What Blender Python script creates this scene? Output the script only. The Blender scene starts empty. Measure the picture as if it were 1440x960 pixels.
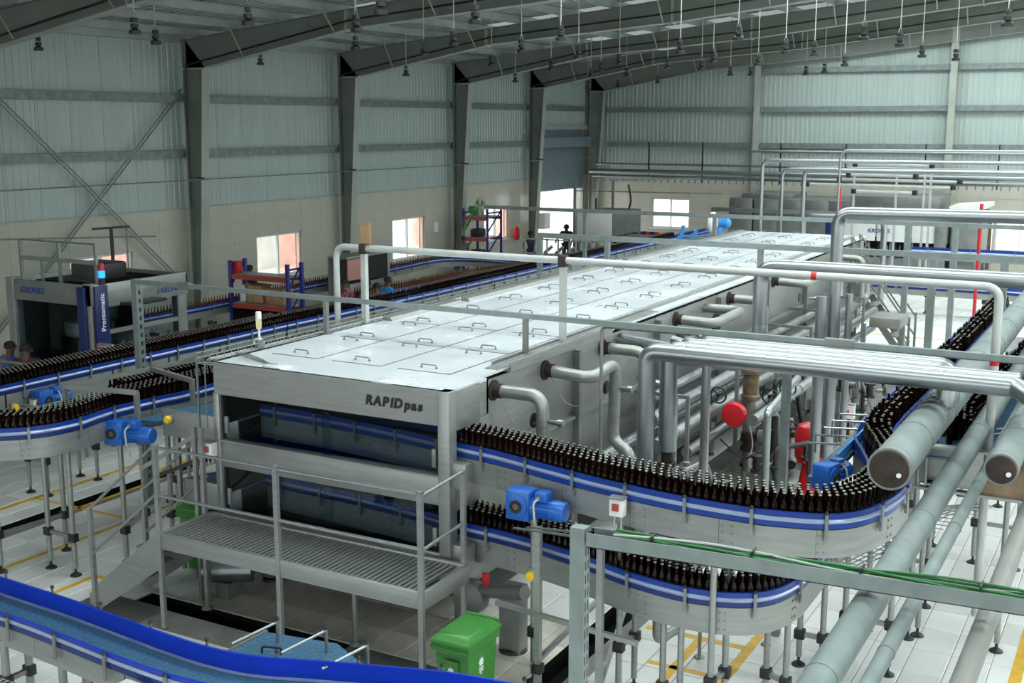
import bpy, bmesh, math, random
from math import pi, sin, cos, radians, sqrt, atan2, floor, ceil
from mathutils import Vector, Matrix

# ------------------------------------------------------------------ camera, sky, exposure
SC = bpy.context.scene
COL = SC.collection
rnd = random.Random(7)

cam_d = bpy.data.cameras.new('camera'); CAM = bpy.data.objects.new('camera', cam_d); COL.objects.link(CAM)
cam_d.sensor_width = 36.0
cam_d.lens = 36.0 * 1656.2 / 1440.0
cam_d.clip_end = 300
CAM.location = (0, 0, 5.6)
CAM.rotation_euler = (radians(90 - 10.456), 0, radians(29.0))
SC.camera = CAM

W = bpy.data.worlds.new('sky'); SC.world = W; W.use_nodes = True
bg = W.node_tree.nodes['Background']
bg.inputs[0].default_value = (0.93, 0.99, 1.0, 1); bg.inputs[1].default_value = 3.0
SKYLIGHT = 7.6                                     # daylight coming through the translucent roof sheets
SC.view_settings.view_transform = 'Standard'
SC.view_settings.look = 'None'
SC.view_settings.exposure = 0.4
SC.view_settings.gamma = 1.0
SC.view_settings.use_curve_mapping = False
SC.cycles.use_denoising = True
SC.cycles.max_bounces = 7
SC.cycles.diffuse_bounces = 4
SC.cycles.glossy_bounces = 3
SC.cycles.transparent_max_bounces = 8
SC.cycles.sample_clamp_indirect = 6.0
SC.cycles.caustics_reflective = False
SC.cycles.caustics_refractive = False

# ------------------------------------------------------------------ materials
def srgb(h):
    c = [int(h[i:i + 2], 16) / 255 for i in (0, 2, 4)]
    return tuple(((x + .055) / 1.055) ** 2.4 if x > .04045 else x / 12.92 for x in c)

def mat(name, col, metal=0.0, rough=0.5, var=0.08, scale=3.0, bump=0.0, bscale=40.0, stretch=(1, 1, 1), spec=None, rvar=0.0, coat=0.0):
    m = bpy.data.materials.new(name); m.use_nodes = True
    nt = m.node_tree; b = nt.nodes['Principled BSDF']
    if isinstance(col, str): col = srgb(col)
    b.inputs['Metallic'].default_value = metal
    b.inputs['Roughness'].default_value = rough
    if spec is not None: b.inputs['Specular IOR Level'].default_value = spec
    if coat: b.inputs['Coat Weight'].default_value = coat
    tc = nt.nodes.new('ShaderNodeTexCoord'); mp = nt.nodes.new('ShaderNodeMapping')
    mp.inputs['Scale'].default_value = stretch
    nt.links.new(tc.outputs['Object'], mp.inputs[0])
    if var > 0:
        n = nt.nodes.new('ShaderNodeTexNoise'); n.inputs['Scale'].default_value = scale; n.inputs['Detail'].default_value = 5
        nt.links.new(mp.outputs[0], n.inputs['Vector'])
        r = nt.nodes.new('ShaderNodeValToRGB')
        r.color_ramp.elements[0].position = .3; r.color_ramp.elements[1].position = .7
        r.color_ramp.elements[0].color = tuple(max(0, c * (1 - var)) for c in col) + (1,)
        r.color_ramp.elements[1].color = tuple(min(1, c * (1 + var)) for c in col) + (1,)
        nt.links.new(n.outputs[0], r.inputs[0]); nt.links.new(r.outputs[0], b.inputs['Base Color'])
        if rvar:
            mr = nt.nodes.new('ShaderNodeMapRange')
            mr.inputs[3].default_value = max(.02, rough - rvar); mr.inputs[4].default_value = rough + rvar
            nt.links.new(n.outputs[0], mr.inputs[0]); nt.links.new(mr.outputs[0], b.inputs['Roughness'])
    else:
        b.inputs['Base Color'].default_value = tuple(col) + (1,)
    if bump > 0:
        n2 = nt.nodes.new('ShaderNodeTexNoise'); n2.inputs['Scale'].default_value = bscale; n2.inputs['Detail'].default_value = 3
        nt.links.new(mp.outputs[0], n2.inputs['Vector'])
        bp = nt.nodes.new('ShaderNodeBump'); bp.inputs['Strength'].default_value = bump; bp.inputs['Distance'].default_value = .01
        nt.links.new(n2.outputs[0], bp.inputs['Height']); nt.links.new(bp.outputs[0], b.inputs['Normal'])
    return m

def glow(name, col, s):
    m = bpy.data.materials.new(name); m.use_nodes = True; nt = m.node_tree
    nt.nodes.clear(); e = nt.nodes.new('ShaderNodeEmission'); o = nt.nodes.new('ShaderNodeOutputMaterial')
    e.inputs[0].default_value = tuple(col) + (1,); e.inputs[1].default_value = s
    nt.links.new(e.outputs[0], o.inputs[0]); return m

def glass(name, tint=(.9, .95, .95), fac=.1, rough=.02):
    m = bpy.data.materials.new(name); m.use_nodes = True; nt = m.node_tree
    nt.nodes.clear(); o = nt.nodes.new('ShaderNodeOutputMaterial')
    t = nt.nodes.new('ShaderNodeBsdfTransparent'); g = nt.nodes.new('ShaderNodeBsdfGlossy'); x = nt.nodes.new('ShaderNodeMixShader')
    t.inputs[0].default_value = tuple(tint) + (1,); g.inputs[1].default_value = rough; x.inputs[0].default_value = fac
    g.inputs[0].default_value = (.9, .95, .95, 1)
    nt.links.new(t.outputs[0], x.inputs[1]); nt.links.new(g.outputs[0], x.inputs[2]); nt.links.new(x.outputs[0], o.inputs[0])
    return m

M = dict(
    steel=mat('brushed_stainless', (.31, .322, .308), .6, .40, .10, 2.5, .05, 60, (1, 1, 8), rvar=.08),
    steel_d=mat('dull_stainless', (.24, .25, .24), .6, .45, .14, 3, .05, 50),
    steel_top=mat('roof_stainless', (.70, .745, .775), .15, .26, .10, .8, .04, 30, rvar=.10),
    galv=mat('galvanised_steel', (.235, .28, .275), .55, .45, .12, 6),
    galv_d=mat('aged_dark_galvanised', (.22, .26, .255), .45, .55, .22, 5, .1, 30),
    clad=mat('aluminium_cladding', (.33, .35, .36), .93, .34, .06, 2, .06, 8, rvar=.06),
    clad_o=mat('weathered_cladding', (.185, .225, .22), .15, .6, .16, 4, .08, 10),
    white_pipe=mat('white_painted_pipe', (.46, .48, .46), .2, .4, .1, 4),
    grey_pipe=mat('grey_painted_pipe', (.20, .20, .185), .1, .5, .1, 4),
    frame=mat('frame_paint', (.20, .22, .195), .0, .55, .12, 1.5),
    frame_l=mat('frame_paint_edge', (.36, .385, .345), .0, .5, .1, 1.5),
    sheet=mat('wall_sheeting', (.42, .50, .475), .15, .45, .07, .8),
    roof=mat('roof_sheeting', (.44, .49, .49), .2, .5, .12, .8),
    purlin=mat('galvanised_purlin', (.38, .43, .43), .3, .5, .15, 2),
    tile=mat('glazed_wall_tile', (.52, .505, .43), 0, .13, .05, 1.2, spec=.5),
    plaster=mat('grout_wall', (.33, .32, .28), 0, .8, .1, 2),
    floor_t=mat('floor_tile_pale', (.74, .755, .73), 0, .34, .10, 1.0, .04, 25, rvar=.10),
    floor_u=mat('floor_tile_grey', (.66, .67, .64), 0, .38, .14, 1.3, .04, 25, rvar=.10),
    floor_dk=mat('floor_tile_dark', (.12, .115, .10), 0, .35, .4, 1.5),  # much darker tile colour for the floor around the pumps
    floor_s=mat('floor_tile_stained', (.56, .53, .46), 0, .5, .35, 2.2, .05, 25),
    grout=mat('floor_grout', (.19, .19, .175), 0, .9, .2, 3),
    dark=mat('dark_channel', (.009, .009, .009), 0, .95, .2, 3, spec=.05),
    yellow=mat('yellow_floor_paint', (.68, .40, .03), 0, .5, .2, 5),
    yellow_p=mat('yellow_plastic', (.85, .55, .02), 0, .35, .05),
    blue=mat('blue_guide_plastic', (.005, .038, .26), 0, .30, .08, 4),
    blue_d=mat('dark_blue_guide', (.005, .022, .14), 0, .32, .08, 4),
    silver=mat('pale_guide_rail', (.36, .43, .62), .35, .26, .06, 5),
    fence=mat('bright_blue_fence', (.004, .03, .42), 0, .30, .08, 3),
    motor=mat('motor_blue_paint', (.012, .11, .45), 0, .34, .10, 5),
    motor_l=mat('light_blue_paint', (.05, .30, .72), 0, .35, .1, 5),
    green=mat('green_bin_plastic', (.045, .22, .035), 0, .38, .12, 3),
    green_d=mat('green_cable', (.02, .15, .035), 0, .4, .2, 9),
    white=mat('white_paint', (.78, .79, .78), 0, .4, .05),
    red=mat('red_paint', (.52, .012, .018), 0, .35, .12, 6),
    orange=mat('orange_beam_paint', (.34, .05, .03), 0, .4, .1, 5),
    rack_b=mat('rack_blue_paint', (.010, .022, .20), 0, .4, .1, 5),
    krone=mat('deep_blue_panel', (.008, .022, .11), 0, .35, .06),
    black=mat('black_plastic', (.012, .012, .013), 0, .45, .2, 8),
    ink=mat('black_lettering', (.01, .01, .01), 0, .5, 0),
    ink_b=mat('blue_lettering', (.02, .06, .28), 0, .5, 0),
    ink_w=mat('white_lettering', (.80, .82, .85), 0, .5, 0),
    lampb=mat('lamp_housing', (.025, .028, .03), .3, .45, .2, 8),
    cord=mat('pale_cord', (.42, .44, .42), 0, .5, .1),
    rust=mat('rusty_flange', (.034, .023, .017), .1, .75, .4, 12, .2, 40),
    brass=mat('brass_valve', (.17, .13, .08), .6, .4, .3, 10),
    brown=mat('brown_stain_steel', (.26, .18, .115), .1, .7, .45, 4),
    bottle=mat('brown_bottle_glass', (.0060, .0020, .0011), 0, .12, .2, 8, spec=.12),
    bottle_l=mat('backlit_bottle_glass', (.105, .034, .016), 0, .12, .2, 8, spec=.3),  # lighter copy of the bottle glass; light shining through is in the colour
    cap_d=mat('dark_crown_cap', (.21, .20, .175), .5, .45, .2, 20),  # darker copy of the cap colour for the merged bottles
    cap=mat('crown_cap', (.30, .29, .265), .6, .38, .1, 20),
    cart=mat('cardboard', (.35, .22, .11), 0, .8, .25, 5),
    wood=mat('brown_door', (.16, .10, .055), 0, .5, .2, 3),
    shutter=mat('shutter_blue_grey', (.20, .26, .30), .3, .45, .08, 3),
    pink=mat('pale_render', (.74, .68, .64), 0, .8, .12, 1.5),
    concrete=mat('outside_concrete', (.62, .58, .54), 0, .85, .15, .6),
    skin=mat('skin', (.10, .048, .030), 0, .5, .08),
    hair=mat('hair', (.006, .005, .005), 0, .7, .1),
    glassp=glass('clear_panel', (.74, .80, .83), .022, .03),
    wglass=glass('window_glass', (.92, .95, .95), .06, .02),
    rosy=mat('rosy_reflection', (.52, .25, .23), 0, .3, .1),  # pink reflection put into the colour of the pane
    rglass=glass('rosy_window_glass', (1.0, .80, .76), .06, .02),
    sky=glow('translucent_roof_sheet', (.90, 1.0, .99), SKYLIGHT),
    sky_d=glow('dim_roof_sheet', (.86, 1.0, .99), SKYLIGHT * .038),  # same roof sheet with its glow turned far down
    screen=glow('lit_screen', (.75, .70, .85), .8),
    bluelamp=glow('blue_signal_lens', (.03, .35, 1.0), 1.6),
    signal=glow('pale_yellow_signal_lens', (.85, .88, .50), .55),
)
def checker_belt():
    m = mat('blue_modular_belt', (.045, .125, .21), 0, .42, .0)
    nt = m.node_tree; b = nt.nodes['Principled BSDF']
    tc = nt.nodes.new('ShaderNodeTexCoord')
    v = nt.nodes.new('ShaderNodeTexVoronoi'); v.inputs['Scale'].default_value = 38
    nt.links.new(tc.outputs['Object'], v.inputs['Vector'])
    r = nt.nodes.new('ShaderNodeValToRGB')
    r.color_ramp.elements[0].color = (.07, .19, .31, 1); r.color_ramp.elements[1].color = (.025, .075, .14, 1)
    nt.links.new(v.outputs['Distance'], r.inputs[0]); nt.links.new(r.outputs[0], b.inputs['Base Color'])
    bp = nt.nodes.new('ShaderNodeBump'); bp.inputs['Strength'].default_value = .4; bp.inputs['Distance'].default_value = .01
    nt.links.new(v.outputs['Distance'], bp.inputs['Height']); nt.links.new(bp.outputs[0], b.inputs['Normal'])
    return m
M['belt'] = checker_belt()
def check_cloth(name, a, b2):
    m = mat(name, a, 0, .8, 0); nt = m.node_tree; b = nt.nodes['Principled BSDF']
    tc = nt.nodes.new('ShaderNodeTexCoord'); c = nt.nodes.new('ShaderNodeTexChecker'); c.inputs['Scale'].default_value = 16
    c.inputs[1].default_value = tuple(a) + (1,); c.inputs[2].default_value = tuple(b2) + (1,)
    nt.links.new(tc.outputs['Object'], c.inputs[0]); nt.links.new(c.outputs[0], b.inputs['Base Color']); return m

# ------------------------------------------------------------------ mesh collector
class MB:
    def __init__(s): s.v = []; s.f = []; s.m = []; s.cur = 0
    def add(s, vs, fs):
        o = len(s.v); s.v.extend(tuple(v) for v in vs); s.f.extend(tuple(i + o for i in f) for f in fs); s.m.extend([s.cur] * len(fs)); return s
    def box(s, x0, x1, y0, y1, z0, z1):
        return s.add([(x0, y0, z0), (x1, y0, z0), (x1, y1, z0), (x0, y1, z0), (x0, y0, z1), (x1, y0, z1), (x1, y1, z1), (x0, y1, z1)],
                     [(0, 3, 2, 1), (4, 5, 6, 7), (0, 1, 5, 4), (1, 2, 6, 5), (2, 3, 7, 6), (3, 0, 4, 7)])
    def cbox(s, x0, x1, y0, y1, z0, z1, c=.01):
        "box with chamfered edges"
        bm = bmesh.new(); bmesh.ops.create_cube(bm, size=1)
        for v in bm.verts: v.co = Vector(((x0 + x1) / 2 + v.co.x * (x1 - x0), (y0 + y1) / 2 + v.co.y * (y1 - y0), (z0 + z1) / 2 + v.co.z * (z1 - z0)))
        bmesh.ops.bevel(bm, geom=bm.edges[:], offset=c, segments=2, affect='EDGES', profile=.5)
        bm.verts.index_update(); s.add([v.co for v in bm.verts], [[v.index for v in f.verts] for f in bm.faces]); bm.free(); return s
    def bar(s, p, q, w=.04, h=.04, up=(0, 0, 1)):
        p = Vector(p); q = Vector(q); d = (q - p).normalized(); u = Vector(up)
        if abs(d.dot(u)) > .98: u = Vector((0, 1, 0))
        a = d.cross(u).normalized() * w / 2; b = a.normalized().cross(d).normalized() * h / 2
        vs = [p - a - b, p + a - b, p + a + b, p - a + b, q - a - b, q + a - b, q + a + b, q - a + b]
        return s.add(vs, [(0, 1, 2, 3), (7, 6, 5, 4), (0, 4, 5, 1), (1, 5, 6, 2), (2, 6, 7, 3), (3, 7, 4, 0)])
    def tube(s, pts, r, n=10, cap=True):
        P = [Vector(p) for p in pts]; R = r if isinstance(r, (list, tuple)) else [r] * len(P)
        t = [(P[min(i + 1, len(P) - 1)] - P[max(i - 1, 0)]).normalized() for i in range(len(P))]
        u = t[0].cross(Vector((0, 0, 1)))
        if u.length < .05: u = t[0].cross(Vector((0, 1, 0)))
        u.normalize(); vs = []
        for i, p in enumerate(P):
            u = (u - t[i] * u.dot(t[i])).normalized(); w = t[i].cross(u)
            for k in range(n):
                a = 2 * pi * k / n; vs.append(p + (u * cos(a) + w * sin(a)) * R[i])
        fs = []
        for i in range(len(P) - 1):
            for k in range(n):
                k2 = (k + 1) % n; fs.append((i * n + k, i * n + k2, (i + 1) * n + k2, (i + 1) * n + k))
        if cap: fs.append(tuple(range(n))[::-1]); fs.append(tuple((len(P) - 1) * n + k for k in range(n)))
        return s.add(vs, fs)
    def lathe(s, c, prof, n=12, axis='Z'):
        vs = []; fs = []; c = Vector(c)
        for r, z in prof:
            for k in range(n):
                a = 2 * pi * k / n; x, y = r * cos(a), r * sin(a)
                vs.append(c + (Vector((x, y, z)) if axis == 'Z' else Vector((z, x, y)) if axis == 'X' else Vector((y, z, x))))
        m = len(prof)
        for i in range(m - 1):
            for k in range(n):
                k2 = (k + 1) % n; fs.append((i * n + k, i * n + k2, (i + 1) * n + k2, (i + 1) * n + k))
        fs.append(tuple(range(n))[::-1]); fs.append(tuple((m - 1) * n + k for k in range(n)))
        return s.add(vs, fs)
    def sweep(s, prof, path, cap=True):
        "closed profile [(lateral, z)] along an xy path; lateral is positive to the left of travel"
        N = normals(path); n = len(prof); vs = []; fs = []
        for (x, y), (nx, ny) in zip(path, N):
            for a, z in prof: vs.append((x + nx * a, y + ny * a, z))
        for i in range(len(path) - 1):
            for k in range(n):
                k2 = (k + 1) % n; fs.append((i * n + k, (i + 1) * n + k, (i + 1) * n + k2, i * n + k2))
        if cap: fs.append(tuple(range(n))); fs.append(tuple((len(path) - 1) * n + k for k in range(n))[::-1])
        return s.add(vs, fs)
    def prism(s, poly, d):
        "polygon of 3-d points pushed along d"
        n = len(poly); d = Vector(d); P = [Vector(p) for p in poly]
        return s.add(P + [p + d for p in P], [tuple(range(n))[::-1], tuple(range(n, 2 * n))] + [(k, (k + 1) % n, n + (k + 1) % n, n + k) for k in range(n)])

def normals(path):
    out = []
    for i in range(len(path)):
        a = path[max(i - 1, 0)]; b = path[min(i + 1, len(path) - 1)]
        dx, dy = b[0] - a[0], b[1] - a[1]; l = sqrt(dx * dx + dy * dy) or 1; out.append((-dy / l, dx / l))
    return out
def offset(path, d): return [(x + nx * d, y + ny * d) for (x, y), (nx, ny) in zip(path, normals(path))]
def smooth(path, k=5):
    out = []; n = len(path)
    for i in range(n - 1):
        p0, p1, p2, p3 = path[max(i - 1, 0)], path[i], path[i + 1], path[min(i + 2, n - 1)]
        for j in range(k):
            t = j / k
            out.append(tuple(.5 * (2 * p1[c] + (p2[c] - p0[c]) * t + (2 * p0[c] - 5 * p1[c] + 4 * p2[c] - p3[c]) * t * t + (3 * p1[c] - p0[c] - 3 * p2[c] + p3[c]) * t ** 3) for c in range(len(p1))))
    out.append(tuple(path[-1])); return out
def walk(path, step, start=0.0):
    "points and unit directions every step along a 2-d path"
    out = []; need = start
    for a, b in zip(path, path[1:]):
        dx, dy = b[0] - a[0], b[1] - a[1]; l = sqrt(dx * dx + dy * dy)
        if l < 1e-9: continue
        while need <= l:
            t = need / l; out.append((a[0] + dx * t, a[1] + dy * t, dx / l, dy / l)); need += step
        need -= l
    return out
def fillet(pts, r, seg=6):
    P = [Vector(p) for p in pts]; out = [P[0]]
    for a, b, c in zip(P, P[1:], P[2:]):
        d1 = (a - b).normalized(); d2 = (c - b).normalized(); ang = d1.angle(d2)
        if ang > 3.0: out.append(b); continue
        t = min(r / math.tan(ang / 2), (a - b).length * .49, (c - b).length * .49)
        p1, p2 = b + d1 * t, b + d2 * t
        for k in range(seg + 1):
            u = k / seg; out.append(p1 * (1 - u) ** 2 + b * 2 * u * (1 - u) + p2 * u * u)
    out.append(P[-1]); return out

ORG = {}
def mesh(name, mb, mats, shift=(0, 0, 0), flat=False):
    me = bpy.data.meshes.new(name); sx, sy, sz = shift
    me.from_pydata([(v[0] - sx, v[1] - sy, v[2] - sz) for v in mb.v], [], mb.f)
    for m in (mats if isinstance(mats, (list, tuple)) else [mats]): me.materials.append(m)
    if any(mb.m): me.polygons.foreach_set('material_index', mb.m)
    if not flat:
        me.polygons.foreach_set('use_smooth', [True] * len(me.polygons)); me.update(); me.set_sharp_from_angle(angle=radians(38))
    me.update(); return me
def link(name, data, parent=None):
    o = bpy.data.objects.new(name, data); COL.objects.link(o)
    if parent is not None: o.parent = parent
    return o
def props(o, label=None, cat=None, group=None, kind=None):
    if label: o['label'] = label
    if cat: o['category'] = cat
    if group: o['group'] = group
    if kind: o['kind'] = kind
    return o
def root(name, label, cat, loc=(0, 0, 0), group=None):
    o = link(name, None); o.location = loc; ORG[o.name] = Vector(loc); o.empty_display_size = .1
    return props(o, label, cat, group)
def part(name, mb, m, parent, label=None, flat=False, kind=None):
    s = ORG[parent.name]; o = link(name, mesh(name, mb, m, s, flat), parent); ORG[o.name] = s
    return props(o, label, kind=kind)
def solo(name, mb, m, label, cat, group=None, kind=None):
    xs = [v[0] for v in mb.v]; ys = [v[1] for v in mb.v]; zs = [v[2] for v in mb.v]
    s = Vector(((min(xs) + max(xs)) / 2, (min(ys) + max(ys)) / 2, min(zs)))
    o = link(name, mesh(name, mb, m, s)); o.location = s; ORG[o.name] = s; return props(o, label, cat, group, kind)
def struct(name, mb, m, parent=None, flat=False):
    if parent is None:
        o = link(name, mesh(name, mb, m, flat=flat)); ORG[o.name] = Vector(); o['kind'] = 'structure'; return o
    return part(name, mb, m, parent, flat=flat)
def group_root(name):
    o = link(name, None); ORG[o.name] = Vector(); o['kind'] = 'structure'; return o
def copy_tree(o, parent=None):
    c = o.copy(); COL.objects.link(c); ORG[c.name] = ORG[o.name]
    if parent is not None: c.parent = parent
    for ch in list(o.children): copy_tree(ch, c)
    return c
UNIT = None
def cell(name, x0, x1, y0, y1, z0, z1, m, parent):
    "one box piece that shares a single unit mesh per material"
    key = 'u_' + m.name
    me = bpy.data.meshes.get(key)
    if me is None:
        me = mesh(key, MB().box(-.5, .5, -.5, .5, -.5, .5), m, flat=True); me.name = key
    o = link(name, me, parent); s = ORG[parent.name]
    o.location = ((x0 + x1) / 2 - s.x, (y0 + y1) / 2 - s.y, (z0 + z1) / 2 - s.z); o.scale = (x1 - x0, y1 - y0, z1 - z0); ORG[o.name] = s
    return o
def lettering(body, size, loc, rot, m, parent, shear=0.0, bold=0.0, name='lettering', align='LEFT', depth=.003, space=1.0):
    c = bpy.data.curves.new('text', 'FONT'); c.body = body; c.size = size; c.shear = shear; c.offset = bold; c.extrude = depth
    c.align_x = align; c.space_character = space
    t = bpy.data.objects.new('text', c); COL.objects.link(t); t.rotation_euler = rot; t.location = loc
    bpy.context.view_layer.update()
    me = bpy.data.meshes.new_from_object(t.evaluated_get(bpy.context.evaluated_depsgraph_get())); me.name = name
    me.transform(t.matrix_world); s = ORG[parent.name]; me.transform(Matrix.Translation(-s))
    bpy.data.objects.remove(t); me.materials.clear(); me.materials.append(m)
    o = link(name, me, parent); ORG[o.name] = s; return o

# ================================================================== STRUCTURE
ROOF0, SLOPE, EAVE_X, RIDGE_X, EAST_X = 7.95, .10, -23.2, 0.5, 13.0
def roof_z(x): return ROOF0 + SLOPE * (x - EAVE_X) if x < RIDGE_X else ROOF0 + SLOPE * (RIDGE_X - EAVE_X) - SLOPE * (x - RIDGE_X)
Y0, Y1 = -6.0, 49.0
FRAMES = [10.0, 16.8, 23.65, 30.3, 37.05, 42.9, 48.6]

# ---- floor: grout slab with trenches left open, tiles laid on it
TRENCH = [(-10.38, -5.1, 9.42, 9.72), (-14.06, -13.80, 8.0, 24.0), (-5.32, -4.98, 9.72, 15.0)]
def in_trench(x0, x1, y0, y1): return any(x1 > a and x0 < b and y1 > c and y0 < d for a, b, c, d in TRENCH)
FX = sorted({-23.6, EAST_X} | {v for t in TRENCH for v in t[:2]}); FY = sorted({Y0, Y1 + .4} | {v for t in TRENCH for v in t[2:]})
fl = MB()
for a, b in zip(FX, FX[1:]):
    for c, d in zip(FY, FY[1:]):
        if not in_trench(a + .01, b - .01, c + .01, d - .01): fl.box(a, b, c, d, -.30, -.008)
floor = struct('floor', fl, M['grout'])
tr = MB()
for a, b, c, d in TRENCH: tr.box(a, b, c, d, -.34, -.24)
for a, b, c, d in TRENCH: tr.box(a, a + .006, c, d, -.3, -.01).box(b - .006, b, c, d, -.3, -.01).box(a, b, c, c + .006, -.3, -.01).box(a, b, d - .006, d, -.3, -.01)
struct('trench_bed', tr, M['dark'], floor)
TW, TL = .40, .60
seen = []; far = MB()
def tile_mesh(x0, x1, y0, y1):
    c = .008
    return MB().add([(x0, y0, -.008), (x1, y0, -.008), (x1, y1, -.008), (x0, y1, -.008), (x0 + c, y0 + c, 0), (x1 - c, y0 + c, 0), (x1 - c, y1 - c, 0), (x0 + c, y1 - c, 0)],
                    [(4, 5, 6, 7), (0, 1, 5, 4), (1, 2, 6, 5), (2, 3, 7, 6), (3, 0, 4, 7)])
cf = Vector((-sin(radians(29)), cos(radians(29))))
tiles = []
ix0, ix1 = int(-23.2 / TW), int(EAST_X / TW)
for i in range(ix0, ix1):
    for j in range(int(4 / TL), int(Y1 / TL) + 1):
        x0, y0 = i * TW, j * TL + (i % 2) * .0
        x1, y1 = x0 + TW - .006, y0 + TL - .006
        if in_trench(x0, x1, y0, y1):
            # trim against the trenches
            if in_trench(x0 + .12, x1 - .12, y0 + .15, y1 - .15): continue
            for a, b, c, d in TRENCH:
                if x1 > a and x0 < b and y1 > c and y0 < d:
                    if x0 < a and a - x0 > .12 and b - a < 1: x1 = a
                    elif x1 > b and x1 - b > .12 and b - a < 1: x0 = b
                    elif y0 < c: y1 = c
                    else: y0 = d
            if x1 - x0 < .05 or y1 - y0 < .05 or in_trench(x0 + .005, x1 - .005, y0 + .005, y1 - .005): continue
        cx, cy = (x0 + x1) / 2, (y0 + y1) / 2
        fw = Vector((cx, cy)).dot(cf); sd = cx * cf.y - cy * cf.x
        if fw < 4 or abs(sd) > fw * .47 + 1.2: 
            if fw < 2 or abs(sd) > fw * .6 + 3: continue
        # floor under the pasteuriser is not seen
        if -9.2 < cx < -6.7 and 11.2 < cy < 29: continue
        tiles.append((cx * cx + cy * cy, x0, x1, y0, y1))
def stain(cx, cy):
    if -9.9 < cx < -5.2 and 9.6 < cy < 11.4: return True
    return False
def blackish(cx, cy): return -6.6 < cx < -4.8 and 12.6 < cy < 27
cand = sorted(t for t in tiles if ((t[1] > -5.0 and t[3] > 8.6) or (t[2] < -9.6 and t[3] > 8.8) or (-9.9 < t[1] < -5.0 and 8.2 < t[3] < 10.6)) and abs((t[1] + .2) * cf.y - (t[3] + .3) * cf.x) < ((t[1] + .2) * cf.x + (t[3] + .3) * cf.y) * .44)[:300]
chosen = set(cand); tmes = {}
for t in tiles:
    d, x0, x1, y0, y1 = t
    k = 'floor_dk' if blackish((x0 + x1) / 2, (y0 + y1) / 2) else 'floor_s' if stain((x0 + x1) / 2, (y0 + y1) / 2) else ('floor_u' if rnd.random() < .35 else 'floor_t')
    if t in chosen:
        key = (round(x1 - x0, 3), round(y1 - y0, 3), k)
        if key not in tmes: tmes[key] = mesh('floor_tile', tile_mesh(0, x1 - x0, 0, y1 - y0), M[k], flat=True)
        o = link('floor_tile', tmes[key], floor); o.location = (x0, y0, 0); ORG[o.name] = Vector()
    else:
        far.cur = {'floor_t': 0, 'floor_u': 1, 'floor_s': 2, 'floor_dk': 3}[k]; mb = tile_mesh(x0, x1, y0, y1); far.add(mb.v, mb.f)
part('far_tiles', far, [M['floor_t'], M['floor_u'], M['floor_s'], M['floor_dk']], floor, flat=True, kind='stuff')
def marking(x0, x1, y0, y1):
    return part('floor_marking', MB().box(x0, x1, y0, y1, 0, .003), M['yellow'], floor)
for r in [(-13.78, -13.70, 8, 13.2), (-12.68, -12.60, 9.3, 14), (-14.75, -14.65, 9, 20), (-14.2, -14.08, 13.5, 18), (-11.46, -11.38, 8.4, 9.78), (-11.46, -10.95, 9.72, 9.80), (-4.76, -4.66, 15.2, 30), (-1.0, -.88, 9.0, 22),
          (-3.60, -3.50, 10.6, 14.5), (-4.75, -3.60, 11.66, 11.76), (-4.9, -3.5, 13.3, 13.4), (-4.15, -4.05, 10.2, 11.66), (-4.4, -3.6, 10.86, 10.94), (-10.2, -3.4, 32.2, 32.3), (-5.5, -3.2, 27.2, 27.28), (-14.7, -12.6, 11.5, 11.56)]:
    marking(*r)
# slotted drain grates beside the walkway
gr = group_root('trim_1')
for k in range(9): part('grate_bar', MB().box(-7.4, -5.6, 9.43 + k * .033, 9.447 + k * .033, -.03, -.004), M['steel_d'], gr)
gr2 = group_root('trim_2')
for k in range(26): part('grate_bar', MB().box(-10.9 + k * .04, -10.884 + k * .04, 9.0, 9.42, .001, .02), M['steel_d'], gr2)

# ---- left wall
WX = EAVE_X
wl = MB()
OPEN = [(12.6, 14.6, 1.10, 2.38), (19.7, 21.7, 1.10, 2.38), (26.45, 28.5, 1.10, 2.38), (33.38, 35.4, .95, 2.38), (39.6, 41.55, 1.08, 2.38), (43.6, 48.3, 0.0, 5.35)]
ys = Y0
for (a, b, c, d) in OPEN:
    wl.box(WX - .25, WX, ys, a, 0, 3.38)
    if c > 0: wl.box(WX - .25, WX, a, b, 0, c)
    if d < 3.38: wl.box(WX - .25, WX, a, b, d, 3.38)
    ys = b
wl.box(WX - .25, WX, ys, Y1, 0, 3.38)
wl.box(WX - .10, WX - .04, Y0, 43.6, 3.38, 8.1); wl.box(WX - .10, WX - .04, 43.6, Y1 + .2, 5.35, 8.1); wl.box(WX - .10, WX - .04, 48.3, Y1 + .2, 3.38, 5.35)
wall_left = struct('wall_left', wl, M['plaster'])
def tiled(parent, axis, pos, a0, a1, z1, openings, tw=.9, th=.56, thick=.012, sgn=1, m=M['tile']):
    def cells(lo, hi, st):
        n = max(1, round((hi - lo) / st)); return [(lo + (hi - lo) * i / n, lo + (hi - lo) * (i + 1) / n) for i in range(n)]
    cuts = sorted({a0, a1} | {v for o in openings for v in o[:2] if a0 < v < a1})
    for lo, hi in zip(cuts, cuts[1:]):
        mid = (lo + hi) / 2; op = [o for o in openings if o[0] < mid < o[1]]
        spans = [(0, z1)] if not op else [(0, op[0][2]), (op[0][3], z1)]
        for zl, zh in spans:
            if zh - zl < .05: continue
            for p, q in cells(lo, hi, tw):
                for r, s2 in cells(zl, zh, th):
                    g = .003
                    if axis == 'X': cell('wall_tile', pos, pos + sgn * thick, p + g, q - g, r + g, s2 - g, m, parent)
                    else: cell('wall_tile', p + g, q - g, pos - thick, pos, r + g, s2 - g, m, parent)
tiled(wall_left, 'X', WX, 15.5, Y1, 3.36, OPEN)
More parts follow.
